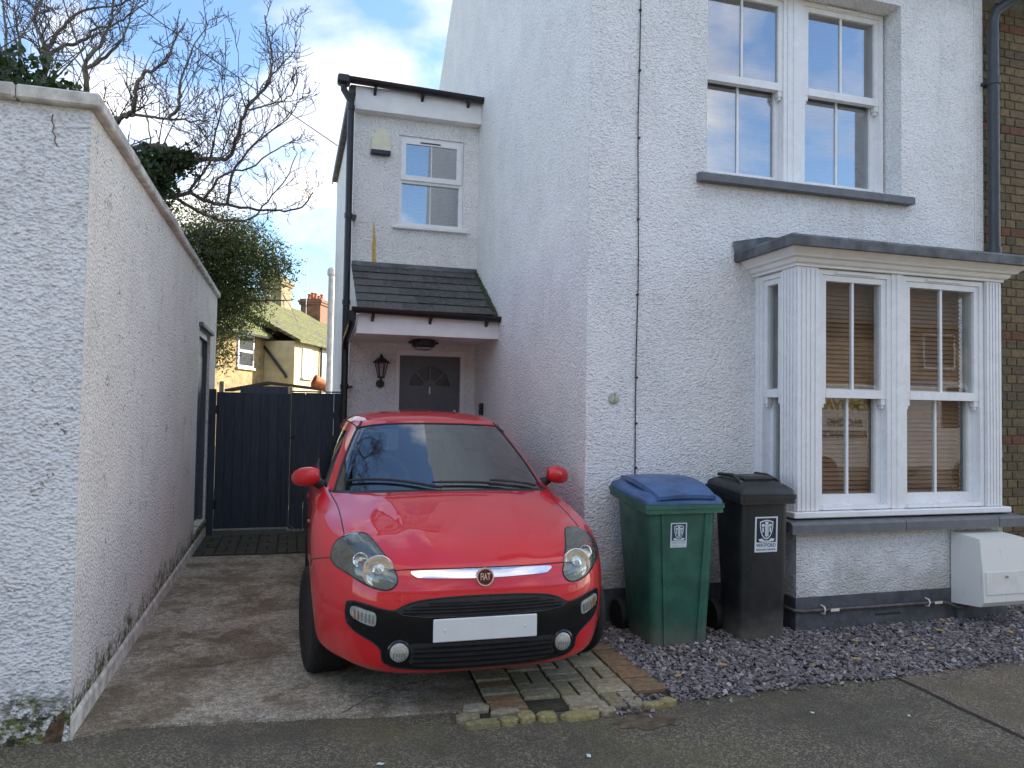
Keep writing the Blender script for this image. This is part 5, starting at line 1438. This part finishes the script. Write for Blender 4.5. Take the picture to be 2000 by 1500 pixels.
# bonnet and panel gaps
GAP = M['matblack']
line('bonnet_gap', [fz(x, .7135+.0*abs(x)) for x in (-.435, -.3, -.15, 0, .15, .3, .435)], .003, GAP, car)
for s in (-1, 1):
    line('bonnet_gap', [(s*.675, .46, .845), (s*.672, .62, .875), (s*.676, .80, .905), (s*.684, .95, .928), (s*.700, 1.12, .945), (s*.715, 1.24, .962)], .0032, GAP, car)
    line('bumper_gap', [(s*.735, .39, .722), (s*.78, .5, .70), (s*.82, .62, .672), (s*.835, .66, .64)], .0028, GAP, car)
    line('door_gap', [(s*.80, 1.38, .97), (s*.83, 1.36, .85), (s*.84, 1.36, .6), (s*.83, 1.38, .4), (s*.82, 1.45, .30)], .003, GAP, car)
    line('door_gap', [(s*.79, 2.62, 1.0), (s*.84, 2.62, .8), (s*.84, 2.60, .5), (s*.82, 2.55, .3)], .003, GAP, car)
    line('window_trim', [(s*.755, 1.47, .985), (s*.775, 1.8, 1.008), (s*.778, 2.3, 1.028), (s*.76, 3.0, 1.048)], .007, M['matblack'], car)
    line('roof_gap', [(s*.53, 1.84, 1.392), (s*.56, 2.0, 1.395), (s*.572, 2.3, 1.398), (s*.568, 2.8, 1.395), (s*.53, 3.3, 1.375)], .005, GAP, car)
    line('windscreen_seal', [(s*.685, 1.27, .975), (s*.64, 1.44, 1.09), (s*.585, 1.62, 1.22), (s*.535, 1.77, 1.32), (s*.505, 1.83, 1.372)], .009, GAP, ws)
    MB().box(CX+s*.845-.006, CX+s*.845+.006, CY+2.35, CY+2.52, .80, .83, ch=.005).build('door_handle', M['red'], car)
    MB().lathe([(.012, CX+s*.838), (.012, CX+s*.848)], 12, (0, CY+1.16, .80), 'x').build('side_repeater', M['amber'], car)
line('windscreen_seal', [(-.505, 1.83, 1.372), (-.3, 1.72, 1.388), (0, 1.69, 1.395), (.3, 1.72, 1.388), (.505, 1.83, 1.372)], .008, GAP, ws)
# mirrors
for s in (-1, 1):
    mx_, my_, mz_ = s*.868, 1.47, 1.045
    m = MB(); secs = []
    n = 16
    for t, k in ((-1, .25), (-.8, .68), (-.4, .95), (0, 1.0), (.4, .97), (.8, .80), (1, .55)):
        ring = []
        for q in range(n):
            a_ = 2*math.pi*q/n
            ex = abs(math.cos(a_))**.8*math.copysign(1, math.cos(a_)); ez = abs(math.sin(a_))**.8*math.copysign(1, math.sin(a_))
            yb = .065*ex*k; zz_ = .062*ez*k+.010*t
            ring.append((mx_-s*t*.088+CX, my_+yb*(1.0 if ex < 0 else .45)+CY-.03*t, mz_+zz_))
        secs.append(ring)
    loft(m, secs); mr = m.build('door_mirror', M['red'], car, smooth=2)
    MB().tube([(CX+s*.755, CY+1.50, .985), (CX+s*.79, CY+1.49, 1.0), (CX+s*.82, CY+1.485, 1.02)], [.035, .030, .028], 10).build('mirror_arm', M['matblack'], mr)
# wipers
for pts_, nm in (([(-.05, 1.0, 1.0), (-.30, 1.10, 1.025), (-.56, 1.22, 1.03)], 'wiper'), ([(.42, 1.07, .995), (.20, 1.06, 1.018), (-.06, 1.06, 1.022)], 'wiper'),
                 ([(.60, 1.18, .99), (.45, 1.13, 1.01), (.30, 1.10, 1.02)], 'wiper')):
    q = densify(pts_+[pts_[-1]], 6, closed=False); MB().tube([on_body(a_, .018)[0]+CO for a_ in q[:-1]], [.010-.004*k/len(q) for k in range(len(q)-1)], 6).build(nm, M['matblack'], car)
# wheels
for ay in AX:
    for s in (-1, 1):
        wx = s*.752
        prof = [(.20, -.09), (.235, -.098), (.275, -.097), (.290, -.085), (.296, -.06), (.297, 0), (.296, .06), (.290, .085), (.275, .097), (.235, .098), (.20, .09)]
        m = MB().lathe(prof, 40)
        st = Matrix.Rotation(R(8) if ay < 2 else 0, 4, 'Z') @ Matrix.Rotation(R(90), 4, 'Y')
        T_ = Matrix.Translation(Vector((wx, ay, WZ))+CO) @ st
        def xf(mb): mb.v = [tuple(T_ @ Vector(v_)) for v_ in mb.v]; return mb
        ty = xf(m).build('wheel', M['tyre'], car, smooth=True)
        m = MB()
        for z_ in (-.05, -.018, .018, .05): m.lathe([(.2965, z_-.004), (.2995, z_-.012), (.2995, z_+.012), (.2965, z_+.004)], 40)
        xf(m).build('tread', M['tyre'], ty, smooth=True)
        xf(MB().lathe([(.199, -.07), (.199, .07), (.185, .078), (.17, .06), (.17, -.06)], 32)).build('rim', M['lamphouse'], ty, smooth=True)
        m = MB()
        for k in range(7):
            a_ = 2*math.pi*k/7; c_, s_ = math.cos(a_), math.sin(a_); n_ = (-s_, c_)
            q = [(c_*.03+n_[0]*.022, s_*.03+n_[1]*.022), (c_*.175+n_[0]*.03, s_*.175+n_[1]*.03), (c_*.175-n_[0]*.03, s_*.175-n_[1]*.03), (c_*.03-n_[0]*.022, s_*.03-n_[1]*.022)]
            m.prism(q, 'z', s*.04, s*.062)
        m.lathe([(.05, s*.035), (.05, s*.068)], 16); xf(m).build('spokes', M['lamphouse'], ty)
# cabin
m = MB().prism([(CY+1.10, .90), (CY+1.30, .955), (CY+1.66, .965), (CY+1.72, .88), (CY+1.70, .5), (CY+1.10, .5)], 'x', CX-.66, CX+.66); m.build('dashboard', M['matblack'], car)
m = MB(); sw = Vector((CX-.34, CY+1.80, .985)); ax_ = Vector((0, -.9, .42)).normalized(); a = Vector((1, 0, 0)); b_ = ax_.cross(a)
m.tube([sw+(a*math.cos(2*math.pi*k/32)+b_*math.sin(2*math.pi*k/32))*.185 for k in range(33)], .016, 8, cap=False)
m.tube([sw-a*.18, sw+a*.18], .018, 6); m.tube([sw, sw+b_*.18*(1 if b_.z < 0 else -1)], .018, 6); m.lathe([(.001, -.03), (.065, -.02), (.065, .02)], 14, tuple(sw), 'y')
m.build('steering_wheel', M['seat'], car, smooth=True)
for x in (-.35, .35):
    st_ = MB().box(CX+x-.25, CX+x+.25, CY+2.0, CY+2.5, .42, .60, ch=.05)
    se = st_.build('front_seat', M['seat'], car)
    m = MB(); m.prism([(CY+2.42, .58), (CY+2.56, .58), (CY+2.74, 1.12), (CY+2.66, 1.14)], 'x', CX+x-.24, CX+x+.24); m.build('backrest', M['seat'], se)
    MB().box(CX+x-.13, CX+x+.13, CY+2.68, CY+2.77, 1.15, 1.30, ch=.03).build('headrest', M['seat'], se)
m = MB(); m.prism([(CY+3.05, .5), (CY+3.2, .5), (CY+3.36, 1.1), (CY+3.28, 1.12)], 'x', CX-.6, CX+.6); m.build('rear_seat', M['seat'], car)
MB().box(CX-.72, CX+.72, CY+1.1, CY+3.6, .30, .36).build('cabin_floor', M['dark'], car)
MB().box(CX-.12, CX+.12, CY+1.76, CY+1.79, 1.275, 1.335, ch=.012).build('interior_mirror', M['matblack'], car)

# ================================================================== TREES
LIMBS = [
    [(-2.11,7.32,3.71), (-2.01,6.93,3.98), (-2.05,7.09,4.34), (-2.10,7.25,4.54), (-2.19,7.40,4.73), (-2.27,7.51,4.91), (-2.28,7.59,5.09), (-2.23,7.62,5.24)],
    [(-2.10,7.25,4.54), (-2.08,7.45,4.78), (-2.03,7.54,4.94), (-1.91,7.53,5.07), (-1.60,7.24,5.02), (-1.34,6.99,5.00)],
    [(-2.07,7.19,4.46), (-2.00,7.31,4.62), (-1.83,7.27,4.67), (-1.74,7.29,4.81), (-1.59,7.15,4.79), (-1.43,7.04,4.86), (-1.27,6.93,4.94)],
    [(-1.69,6.84,3.98), (-1.73,7.02,4.40), (-1.65,7.08,4.58), (-1.60,7.17,4.81), (-1.59,7.24,5.05), (-1.57,7.20,5.15)],
    [(-1.71,6.95,4.31), (-1.56,6.89,4.41), (-1.43,6.90,4.59), (-1.42,7.01,4.80), (-1.38,7.02,4.99)],
    [(-1.54,6.87,3.74), (-1.36,6.55,3.78), (-1.24,6.38,3.80), (-1.21,6.32,3.92), (-1.17,6.34,4.08), (-1.09,6.31,4.11), (-1.00,6.40,4.26), (-0.98,6.64,4.55), (-0.94,6.80,4.75)],
    [(-1.31,6.47,3.78), (-1.11,6.29,3.73), (-0.92,6.25,3.71), (-0.77,6.37,3.77), (-0.65,6.51,3.87)],
    [(-0.96,6.25,3.71), (-0.88,6.18,3.81), (-0.88,6.19,3.95), (-0.86,6.30,4.13), (-0.83,6.69,4.55), (-0.77,7.00,4.90)],
    [(-1.41,6.86,3.63), (-1.15,6.58,3.59), (-0.99,6.54,3.58), (-0.83,6.74,3.59), (-0.67,6.98,3.66), (-0.58,7.08,3.73), (-0.50,6.93,3.89), (-0.43,6.80,4.07), (-0.32,6.89,4.27), (-0.24,7.00,4.48), (-0.24,7.20,4.75), (-0.29,7.41,5.04), (-0.33,7.56,5.31)],
    [(-0.24,7.00,4.48), (-0.16,7.10,4.63), (-0.07,7.23,4.82), (-0.02,7.30,4.94)],
    [(-1.20,6.91,3.25), (-0.99,6.85,3.27), (-0.87,6.92,3.33), (-0.77,7.02,3.30), (-0.61,7.23,3.33), (-0.36,7.50,3.38), (-0.15,7.59,3.41), (0.06,7.55,3.46), (0.17,7.50,3.61)],
    [(-0.89,6.91,3.31), (-0.82,6.93,3.46), (-0.73,6.94,3.60), (-0.67,6.71,3.76), (-0.60,6.54,3.97), (-0.59,6.58,4.18)],
    [(-0.61,7.23,3.34), (-0.54,7.25,3.68), (-0.43,7.22,3.84), (-0.27,7.15,4.00), (-0.09,7.03,4.12), (0.03,6.89,4.28)],
    [(-0.78,7.00,3.29), (-0.62,7.19,3.60), (-0.43,7.38,3.74), (-0.18,7.35,3.93), (0.01,7.18,4.01)],
    [(-0.97,6.85,3.24), (-0.75,6.95,3.16), (-0.60,7.12,3.17), (-0.40,7.39,3.26), (-0.26,7.60,3.49), (-0.09,7.61,3.74), (0.00,7.36,3.92)],
    [(-0.43,6.80,4.07), (-0.27,6.93,4.18), (-0.10,6.95,4.28), (-0.01,6.95,4.44)],
    [(-2.29,7.11,3.57), (-2.17,6.64,3.92), (-2.34,7.05,4.50), (-2.45,7.28,4.94)],
    [(-2.17,6.64,3.92), (-2.24,7.08,4.44), (-2.37,7.34,4.81), (-2.36,7.48,5.11)],
]

def branch_mesh(paths):
    m = MB()
    for pts, r0, r1, seg in paths:
        n = len(pts); m.tube(pts, [r0+(r1-r0)*i/(n-1) for i in range(n)], seg, cap=False)
    return m
def smooth_path(p, n=4): return [Vector(q) for q in catmull(p, n)]
bt = thing('bare_tree', 'leafless winter tree spreading twigs above the white garden wall', 'tree', (-1.75, 6.9, 0))
fork = Vector((-1.72, 6.95, 2.3)); big = []; tw = []
trunk = [Vector((-1.75, 6.9, -.05)), Vector((-1.77, 6.92, .8)), Vector((-1.72, 6.95, 1.6)), fork]
big.append((trunk, .11, .085, 12))
LR = [.055, .032, .03, .04, .026, .04, .022, .022, .045, .014, .04, .022, .022, .02, .024, .014, .045, .025]
roots = {0, 3, 5, 8, 10, 16}
def twig(p, d, L, r, depth):
    n = 5; pts = [p]; q = p.copy(); dd = d.copy()
    for i in range(n):
        dd = (dd+Vector((random.gauss(0, .16), random.gauss(0, .16), random.gauss(.07, .14)))).normalized(); q = q+dd*(L/n); pts.append(q.copy())
    tw.append((pts, r, max(.0022, r*.4), 5 if r > .006 else 4))
    if depth > 0:
        for i in range(1, n+1):
            for _ in range(1 if random.random() < .62 else 0):
                a = Vector((random.gauss(0, 1), random.gauss(0, .8), random.gauss(.15, .8))).normalized()
                nd = (dd*.75+a*.8).normalized(); twig(pts[i], nd, L*random.uniform(.35, .62), max(.0024, r*.62), depth-1)
for k, lp in enumerate(LIMBS):
    sp = smooth_path(lp, 4)
    if k in roots:
        base = fork+Vector((random.uniform(-.05, .05), random.uniform(-.05, .05), random.uniform(-.6, 0)))
        sp = smooth_path([base, (base+sp[0])/2+Vector((0, 0, .12)), sp[0]], 4)[:-1]+sp
    sp = [p_+Vector((random.gauss(0, .006), random.gauss(0, .006), random.gauss(0, .006))) for p_ in sp]
    r0 = LR[k]*.62; n = len(sp); big.append((sp, r0, max(.0035, r0*.25), 8))
    for i in range(2, n):
        if sp[i].z < 2.6: continue
        c_ = 1 if random.random() < .72 else 0
        for _ in range(c_):
            t = (sp[min(i+1, n-1)]-sp[i-1]).normalized()
            a = Vector((random.gauss(0, .7), random.gauss(0, 1), random.gauss(.45, .6))).normalized()
            twig(sp[i], (t*.6+a).normalized(), random.uniform(.16, .42)*(1.15 if i < n*.7 else .8), max(.0038, r0*.28*(1-i/n*.5)), 2)
branch_mesh(big).build('trunk', M['bark'], bt, smooth=2, fix=False)
o = branch_mesh(tw).build('twigs', M['twig'], bt, fix=False); o['kind'] = 'stuff'

def leaves(blobs, n, size, aspect=.8, hang=0, shell=.55, clump=.12):
    """leaf blades gathered in clumps through the blobs' volume"""
    vol = np.array([b[3]*b[4]*b[5] for b in blobs]); pick = rng.choice(len(blobs), n//22+1, p=vol/vol.sum())
    m = MB(); tone = []
    for bi in pick:
        b = blobs[bi]; u = rng.normal(size=3); u /= np.linalg.norm(u); rad = rng.uniform(shell, 1.06)
        c = np.array(b[:3])+u*np.array(b[3:6])*rad; ct = rng.uniform(.0, .6)
        for _ in range(22):
            p_ = c+rng.normal(size=3)*clump*np.array([1, 1, .8]); s = size*rng.uniform(.6, 1.25)
            d = rng.normal(size=3)+np.array([0, 0, -hang]); d /= np.linalg.norm(d); e = np.cross(d, rng.normal(size=3)); e /= np.linalg.norm(e); nn = np.cross(d, e)
            w = s*aspect/2
            m.add([p_, p_+d*s*.4+e*w+nn*s*.06, p_+d*s, p_+d*s*.4-e*w+nn*s*.06], [(0, 1, 2), (0, 2, 3)]); tone += [float(np.clip(ct+rng.uniform(0, .4), 0, 1))]*4
    return m, tone
def leafobj(name, blobs, n, size, mat, parent=None, **k):
    m, tone = leaves(blobs, n, size, **k); o = m.build(name, mat, parent, fix=False) if parent is not None else m.build(name, mat, fix=False, origin=tuple(blobs[0][:3]))
    o.data.attributes.new('tone', 'FLOAT', 'POINT').data.foreach_set('value', tone); o['kind'] = 'stuff'
    return o
leafobj('ivy', [(-1.06, 6.62, 3.50, .20, .20, .11), (-.90, 6.65, 3.54, .13, .15, .09), (-1.12, 6.6, 3.36, .16, .18, .12), (-1.2, 6.8, 3.1, .15, .15, .3), (-1.02, 6.62, 3.28, .08, .1, .10)], 3600, .042, M['ivy'], bt, aspect=.95, clump=.035, shell=.2)
iv = thing('ivy_clump', 'dark green ivy bush rising behind the front coping stones', 'ivy', (-1.55, 5.0, 0))
leafobj('foliage', [(-1.62, 5.0, 3.27, .30, .30, .28), (-1.40, 5.05, 3.30, .15, .2, .18), (-1.24, 5.05, 3.22, .10, .2, .17), (-1.9, 5.0, 3.2, .3, .3, .35), (-1.5, 5.0, 2.9, .4, .3, .4)], 11000, .042, M['ivy'], iv, aspect=.95, clump=.05, shell=.3)
m = MB()
for i in range(14):
    x = random.uniform(-2.0, -1.2); p0 = Vector((x, 5.0, 2.4)); m.tube([p0, p0+Vector((random.gauss(0, .06), 0, .6)), p0+Vector((random.gauss(0, .14), random.gauss(0, .1), 1.1)), p0+Vector((random.gauss(0, .22), random.gauss(0, .1), random.uniform(1.4, 1.9)))], [.012, .008, .005, .0025], 5)
m.tube([(-1.55, 5, -.05), (-1.55, 5, 1.2), (-1.5, 5, 2.6)], [.06, .05, .03], 8)
m.build('stems', M['bark'], iv, fix=False)
ev = thing('evergreen_tree', 'bushy small leaved evergreen tree overhanging the end of the garden wall', 'tree', (-1.35, 11.6, 0))
m = MB(); m.tube([(-1.35, 11.6, -.05), (-1.32, 11.6, 1.2), (-1.3, 11.55, 2.2), (-1.1, 11.5, 3.1), (-.9, 11.5, 3.7)], [.09, .08, .065, .045, .02], 10)
for e in ((-.2, 11.4, 3.3), (-1.9, 11.6, 3.6), (-.6, 11.4, 4.0), (-.75, 11.3, 2.5), (-1.5, 11.9, 4.0), (.0, 11.3, 3.05)):
    m.tube([(-1.2, 11.55, 2.6), tuple((Vector((-1.2, 11.55, 2.6))+Vector(e))/2+Vector((0, 0, .2))), e], [.035, .022, .006], 6)
m.build('trunk', M['bark'], ev, smooth=2, fix=False)
leafobj('crown', [(-1.45, 11.6, 3.5, .80, .7, .95), (-.72, 11.55, 3.5, .66, .6, .66), (-.26, 11.4, 3.58, .28, .4, .26), (-1.0, 11.4, 2.75, .40, .45, .50), (-.62, 11.35, 2.9, .30, .3, .38), (-.9, 11.5, 3.95, .5, .5, .32), (-1.0, 11.3, 2.25, .20, .3, .38)], 44000, .050, M['evergreen'], ev, aspect=.42, clump=.085, shell=.35)
m = MB()
for i in range(26):
    b = random.choice([(-.30, 11.4, 3.2), (-.7, 11.4, 3.3), (-.85, 11.3, 2.8), (-.5, 11.4, 3.6), (-1, 11.5, 3.9)]); p0 = Vector(b)+Vector((random.gauss(0, .15), random.gauss(0, .15), random.gauss(0, .15)))
    d = Vector((random.uniform(.1, 1), random.gauss(0, .4), random.gauss(-.1, .5))).normalized()*random.uniform(.3, .6)
    m.tube([p0, p0+d*.5+Vector((0, 0, .05)), p0+d], [.006, .004, .002], 4)
m.build('sprays', M['twig'], ev, fix=False)

# ================================================================== BACK YARD AND FAR TERRACE
sh = thing('shed', 'low dark shed with a sagging felt roof beyond the gate', 'shed', (.1, 13.2, 0))
MB().box(-.95, .55, 12.7, 14.4, -.02, 1.70).build('wall', M['gate'], sh)
MB().add([(-1.0, 12.6, 1.76), (-.35, 12.6, 1.90), (.62, 12.6, 1.80), (-1.0, 14.6, 1.80), (-.35, 14.6, 1.94), (.62, 14.6, 1.84), (-1.0, 12.6, 1.72), (-.35, 12.6, 1.86), (.62, 12.6, 1.76), (-1.0, 14.6, 1.76), (-.35, 14.6, 1.90), (.62, 14.6, 1.80)],
         [(0, 1, 4, 3), (1, 2, 5, 4), (6, 9, 10, 7), (7, 10, 11, 8), (0, 6, 7, 1), (1, 7, 8, 2), (3, 4, 10, 9), (4, 5, 11, 10), (0, 3, 9, 6), (2, 8, 11, 5)]).build('roof', plain('brown_felt', (.07, .05, .04), .9, vary=.3, scale=8), sh)
MB().box(-.72, .02, 11.9, 11.95, -.02, 1.80).build('back_fence', M['gate'], sh)
for x, z, lb in ((-.98, 1.86, 'weathered timber post at the end of the white garden wall'), (-.005, 1.80, 'pale timber post rising behind the middle of the gate')):
    o = MB().box(x-.03, x+.04, 11.80, 11.88, -.02, z, ch=.008).build('fence_post', plain('bare_timber', (.30, .25, .17), .9, vary=.3, scale=30), origin=(x, 11.84, 0))
    setp(o, lb, 'post', 'timber posts behind the gate')
m = MB(); ax0 = Vector((.36, 12.58, 1.93)); dd = Vector((.9, .25, -.38)).normalized(); a = dd.orthogonal().normalized(); b_ = dd.cross(a); seg = 20
prof = [(.105, 0), (.11, .02), (.10, .05), (.085, .2), (.08, .30), (.065, .30), (.075, .15), (.085, .01)]
vs = [ax0+dd*h+(a*math.cos(2*math.pi*k/seg)+b_*math.sin(2*math.pi*k/seg))*r_ for r_, h in prof for k in range(seg)]
m.add(vs, [(i*seg+k, i*seg+(k+1) % seg, ((i+1) % len(prof))*seg+(k+1) % seg, ((i+1) % len(prof))*seg+k) for i in range(len(prof)) for k in range(seg)])
o = m.build('chimney_pot', M['terracotta'], origin=(.36, 12.58, 1.7), smooth=True); setp(o, 'orange terracotta pot lying on its side on the shed roof', 'pot')

td, tn = Vector((.407, .914, 0)), Vector((.914, -.407, 0)); TO = Vector((-1.08, 33, 0))
def tp(a, b, z): return TO+td*a+tn*b+Vector((0, 0, z))
def tbox(a0, a1, b0, b1, z0, z1):
    m = MB(); vs = [tp(a, b, z) for z in (z0, z1) for b in (b0, b1) for a in (a0, a1)]
    return m.add(vs, [(0, 2, 3, 1), (4, 5, 7, 6), (0, 1, 5, 4), (2, 6, 7, 3), (0, 4, 6, 2), (1, 3, 7, 5)])
def troof(a0, a1, prof):
    m = MB(); n = len(prof); vs = [tp(a, b, z) for a in (a0, a1) for b, z in prof]
    return m.add(vs, [tuple(range(n)), tuple(range(n, 2*n))[::-1]]+[(i, (i+1) % n, n+(i+1) % n, n+i) for i in range(n)])
def far_window(root, a0, a1, b, z0, z1):
    w = tbox(a0, a1, b+.002, b+.06, z0, z1).build('window', M['upvc'], root); mid = (z0+z1)/2
    for c, d in ((z0+.08, mid-.05), (mid+.05, z1-.08)): tbox(a0+.08, a1-.08, b+.061, b+.07, c, d).build('pane', M['glass_up'], w)
    tbox(a0-.06, a1+.06, b+.002, b+.12, z0-.08, z0-.001).build('sill', M['renderwhite'], w)
def chimney(root, a, b, z0, z1, mat, pots, pm, sa=.55, sb=.42):
    m = MB(); 
    for x in (tbox(a-sa, a+sa, b-sb, b+sb, z0, z1), tbox(a-sa-.08, a+sa+.08, b-sb-.08, b+sb+.08, z1+.001, z1+.14), tbox(a-sa-.14, a+sa+.14, b-sb-.14, b+sb+.14, z1+.141, z1+.26), tbox(a-sa-.05, a+sa+.05, b-sb-.05, b+sb+.05, z1+.261, z1+.36)): m.add(x.v, x.f)
    c = m.build('chimney', mat, root)
    for k in range(pots):
        p_ = tp(a-sa+.15+(2*sa-.3)*k/max(1, pots-1), b+(.15 if k % 2 else -.15), 0); h = .30+.16*((k*7) % 3)/2
        MB().lathe([(.11, z1+.361), (.12, z1+.38), (.10, z1+.42), (.09, z1+.361+h-.08), (.12, z1+.361+h-.05), (.12, z1+.361+h)], 12, (p_.x, p_.y, 0)).build('chimney_pot', pm, c, smooth=True)
    return c
f1 = thing('far_house', 'yellow brick house end with white sash window seen beyond the tree', 'house', tuple(TO))
tbox(-10, -.001, -7, 0, -.5, 4.45).build('wall', M['brickfar'], f1)
troof(-10.1, -.002, [(.35, 4.30), (-3.5, 6.95), (-7.3, 4.40), (-7.3, 4.53), (-3.5, 7.10), (.35, 4.44)]).build('roof', M['mossroof'], f1)
far_window(f1, -2.35, -1.05, 0, 3.02, 4.32); far_window(f1, -6.5, -5.3, 0, 3.02, 4.32)
tbox(-10, -.01, .355, .45, 4.27, 4.36).build('gutter', M['blackplastic'], f1)
f2 = thing('far_house', 'cream rendered house with shaded flank wall and diagonal waste pipe beyond gate', 'house', tuple(tp(1.4, 0, 0)))
tbox(0, 2.78, -7, 1.32, -.5, 4.25).build('wall', M['rendercream'], f2)
troof(-.05, 11.5, [(.5, 4.62), (-3.5, 6.95), (-7.3, 4.40), (-7.3, 4.53), (-3.5, 7.10), (.5, 4.76)]).build('roof', M['mossroof'], f2)
troof(-.12, 2.79, [(1.62, 4.16), (-.3, 5.15), (-.3, 5.28), (1.62, 4.29)]).build('lean_to_roof', M['mossroof'], f2)
far_window(f2, .75, 1.75, 1.32, 2.75, 4.0)
m = MB(); m.tube([tp(-.07, .02, 4.0), tp(-.07, .95, 2.85), tp(-.07, 1.02, 2.70)], .06, 8); m.build('waste_pipe', M['blackplastic'], f2)
m = MB(); m.tube([tp(2.72, 1.40, 4.2), tp(2.72, 1.40, 0)], .05, 8); m.build('downpipe', M['blackplastic'], f2)
chimney(f2, 8.6, -3.5, 6.6, 8.0, M['brickgrey'], 4, plain('buff_pot', (.30, .22, .13), .9), .65, .5)
f3 = thing('far_house', 'white rendered house at the far end beside the soil pipe', 'house', tuple(tp(6, 0, 0)))
tbox(2.785, 11, -7, 1.30, -.5, 4.22).build('wall', M['renderwhite'], f3)
troof(2.795, 11.5, [(1.60, 4.14), (-.3, 5.13), (-.3, 5.26), (1.60, 4.27)]).build('lean_to_roof', M['mossroof'], f3)
far_window(f3, 4.2, 5.2, 1.30, 2.9, 4.0)
f4 = thing('far_house', 'farthest terrace house with red brick chimney stack and terracotta pots', 'house', tuple(tp(16, 0, 0)))
tbox(11.6, 26, -7, 0, -.5, 4.4).build('wall', M['brickfar'], f4)
troof(11.55, 26, [(.4, 4.30), (-3.5, 6.85), (-7.3, 4.35), (-7.3, 4.48), (-3.5, 7.0), (.4, 4.44)]).build('roof', M['mossroof'], f4)
chimney(f4, 13.8, -3.5, 6.4, 7.65, M['brickred'], 6, M['terracotta'], .75, .62)
an = thing('tv_aerial', 'thin television aerial on a mast above the chimney pots', 'aerial', tuple(tp(13.2, -3.5, 8.0)))
c0 = tp(12.4, -3.5, 7.0); m = MB(); m.tube([c0, c0+Vector((0, 0, 3.4))], .022, 6); m.build('mast', M['greyplastic'], an)
m = MB(); t0 = c0+Vector((0, 0, 3.35)); m.tube([t0+Vector((-.55, 0, .25)), t0+Vector((.55, 0, -.25))], .02, 6)
for k in range(9):
    q = t0+Vector((-.5+.125*k, 0, .227-.057*k)); m.tube([q+Vector((-.04, -.2, -.1)), q+Vector((.04, .2, .1))], .009, 4)
m.build('antenna', M['greyplastic'], an)

m = MB(); a = Vector((-6.0, 12, 9.81)); b = Vector((.62, 12, 5.64))
m.tube([a+(b-a)*t+Vector((0, 0, -.10*math.sin(math.pi*t))) for t in np.linspace(0, 1, 16)], .008, 5)
o = m.build('telephone_wire', M['black'], origin=(-.8, 12, 6.5)); setp(o, 'single black telephone wire sloping across the sky to the extension', 'wire')
pole = MB().tube([(-6.0, 12, -.05), (-6.0, 12, 10.0)], .09, 10).build('telegraph_pole', M['bark'], origin=(-6.0, 12, 0)); setp(pole, 'brown timber telegraph pole behind the bare tree holding the wire', 'pole')

# ================================================================== ACROSS THE STREET (seen in the window glass)
op = thing('terrace_house', 'light tan brick terrace opposite, mirrored in the bay window glass', 'house', (6, -11, 0))
box('wall', M['brickopp'], op, -14, 30, -18, -11, -.05, 4.6)
MB().prism([(-10.7, 4.45), (-14.5, 6.4), (-18.3, 4.45), (-18.3, 4.58), (-14.5, 6.55), (-10.7, 4.58)], 'x', -14.3, 30.3).build('roof', M['slate'], op)
for i in range(8):
    x = -11+i*5.2
    for z0, z1 in ((.9, 2.2), (3.1, 4.3)):
        w_ = box('window', M['upvc'], op, x, x+1.3, -10.998, -10.95, z0, z1); box('pane', M['dark'], w_, x+.08, x+1.22, -10.949, -10.94, z0+.08, z1-.08)
    box('door', M['doorgrey'], op, x+2.0, x+2.85, -10.998, -10.94, 0, 2.05)
va = thing('removals_van', 'white removals van with yellow lettering parked across the street', 'van', (11.6, -4, 0))
MB().box(9.0, 12.6, -5.0, -3.0, .45, 2.1, ch=.05).build('load_box', M['vanwhite'], va)
MB().prism([(12.62, .45), (14.4, .45), (14.4, 1.15), (13.9, 1.3), (13.2, 2.2), (12.62, 2.25)], 'y', -4.95, -3.05).build('cab', M['vanwhite'], va)
MB().prism([(12.75, 1.3), (13.75, 1.3), (13.15, 2.1), (12.75, 2.1)], 'y', -3.048, -3.04).build('cab_window', M['gloss'], va)
for x in (9.8, 13.5):
    for y in (-4.9, -3.1): MB().lathe([(.18, y-.1), (.36, y-.1), (.36, y+.1), (.18, y+.1)], 24, (x, 0, .36), 'y').build('wheel', M['tyre'], va, smooth=True)
for body_, z, s_, mt_ in (('REMOVALS', 1.70, .28, 'yellow'), ('PACKING', 1.36, .19, 'navy'), ('ASSISTANCE', 1.13, .19, 'navy')):
    v, f = text_mesh(body_, s_, .002, bold=.006)
    MB().add([(10.3-p[0], -2.996+p[2], z+p[1]) for p in v], f).build('lettering', M[mt_], va)
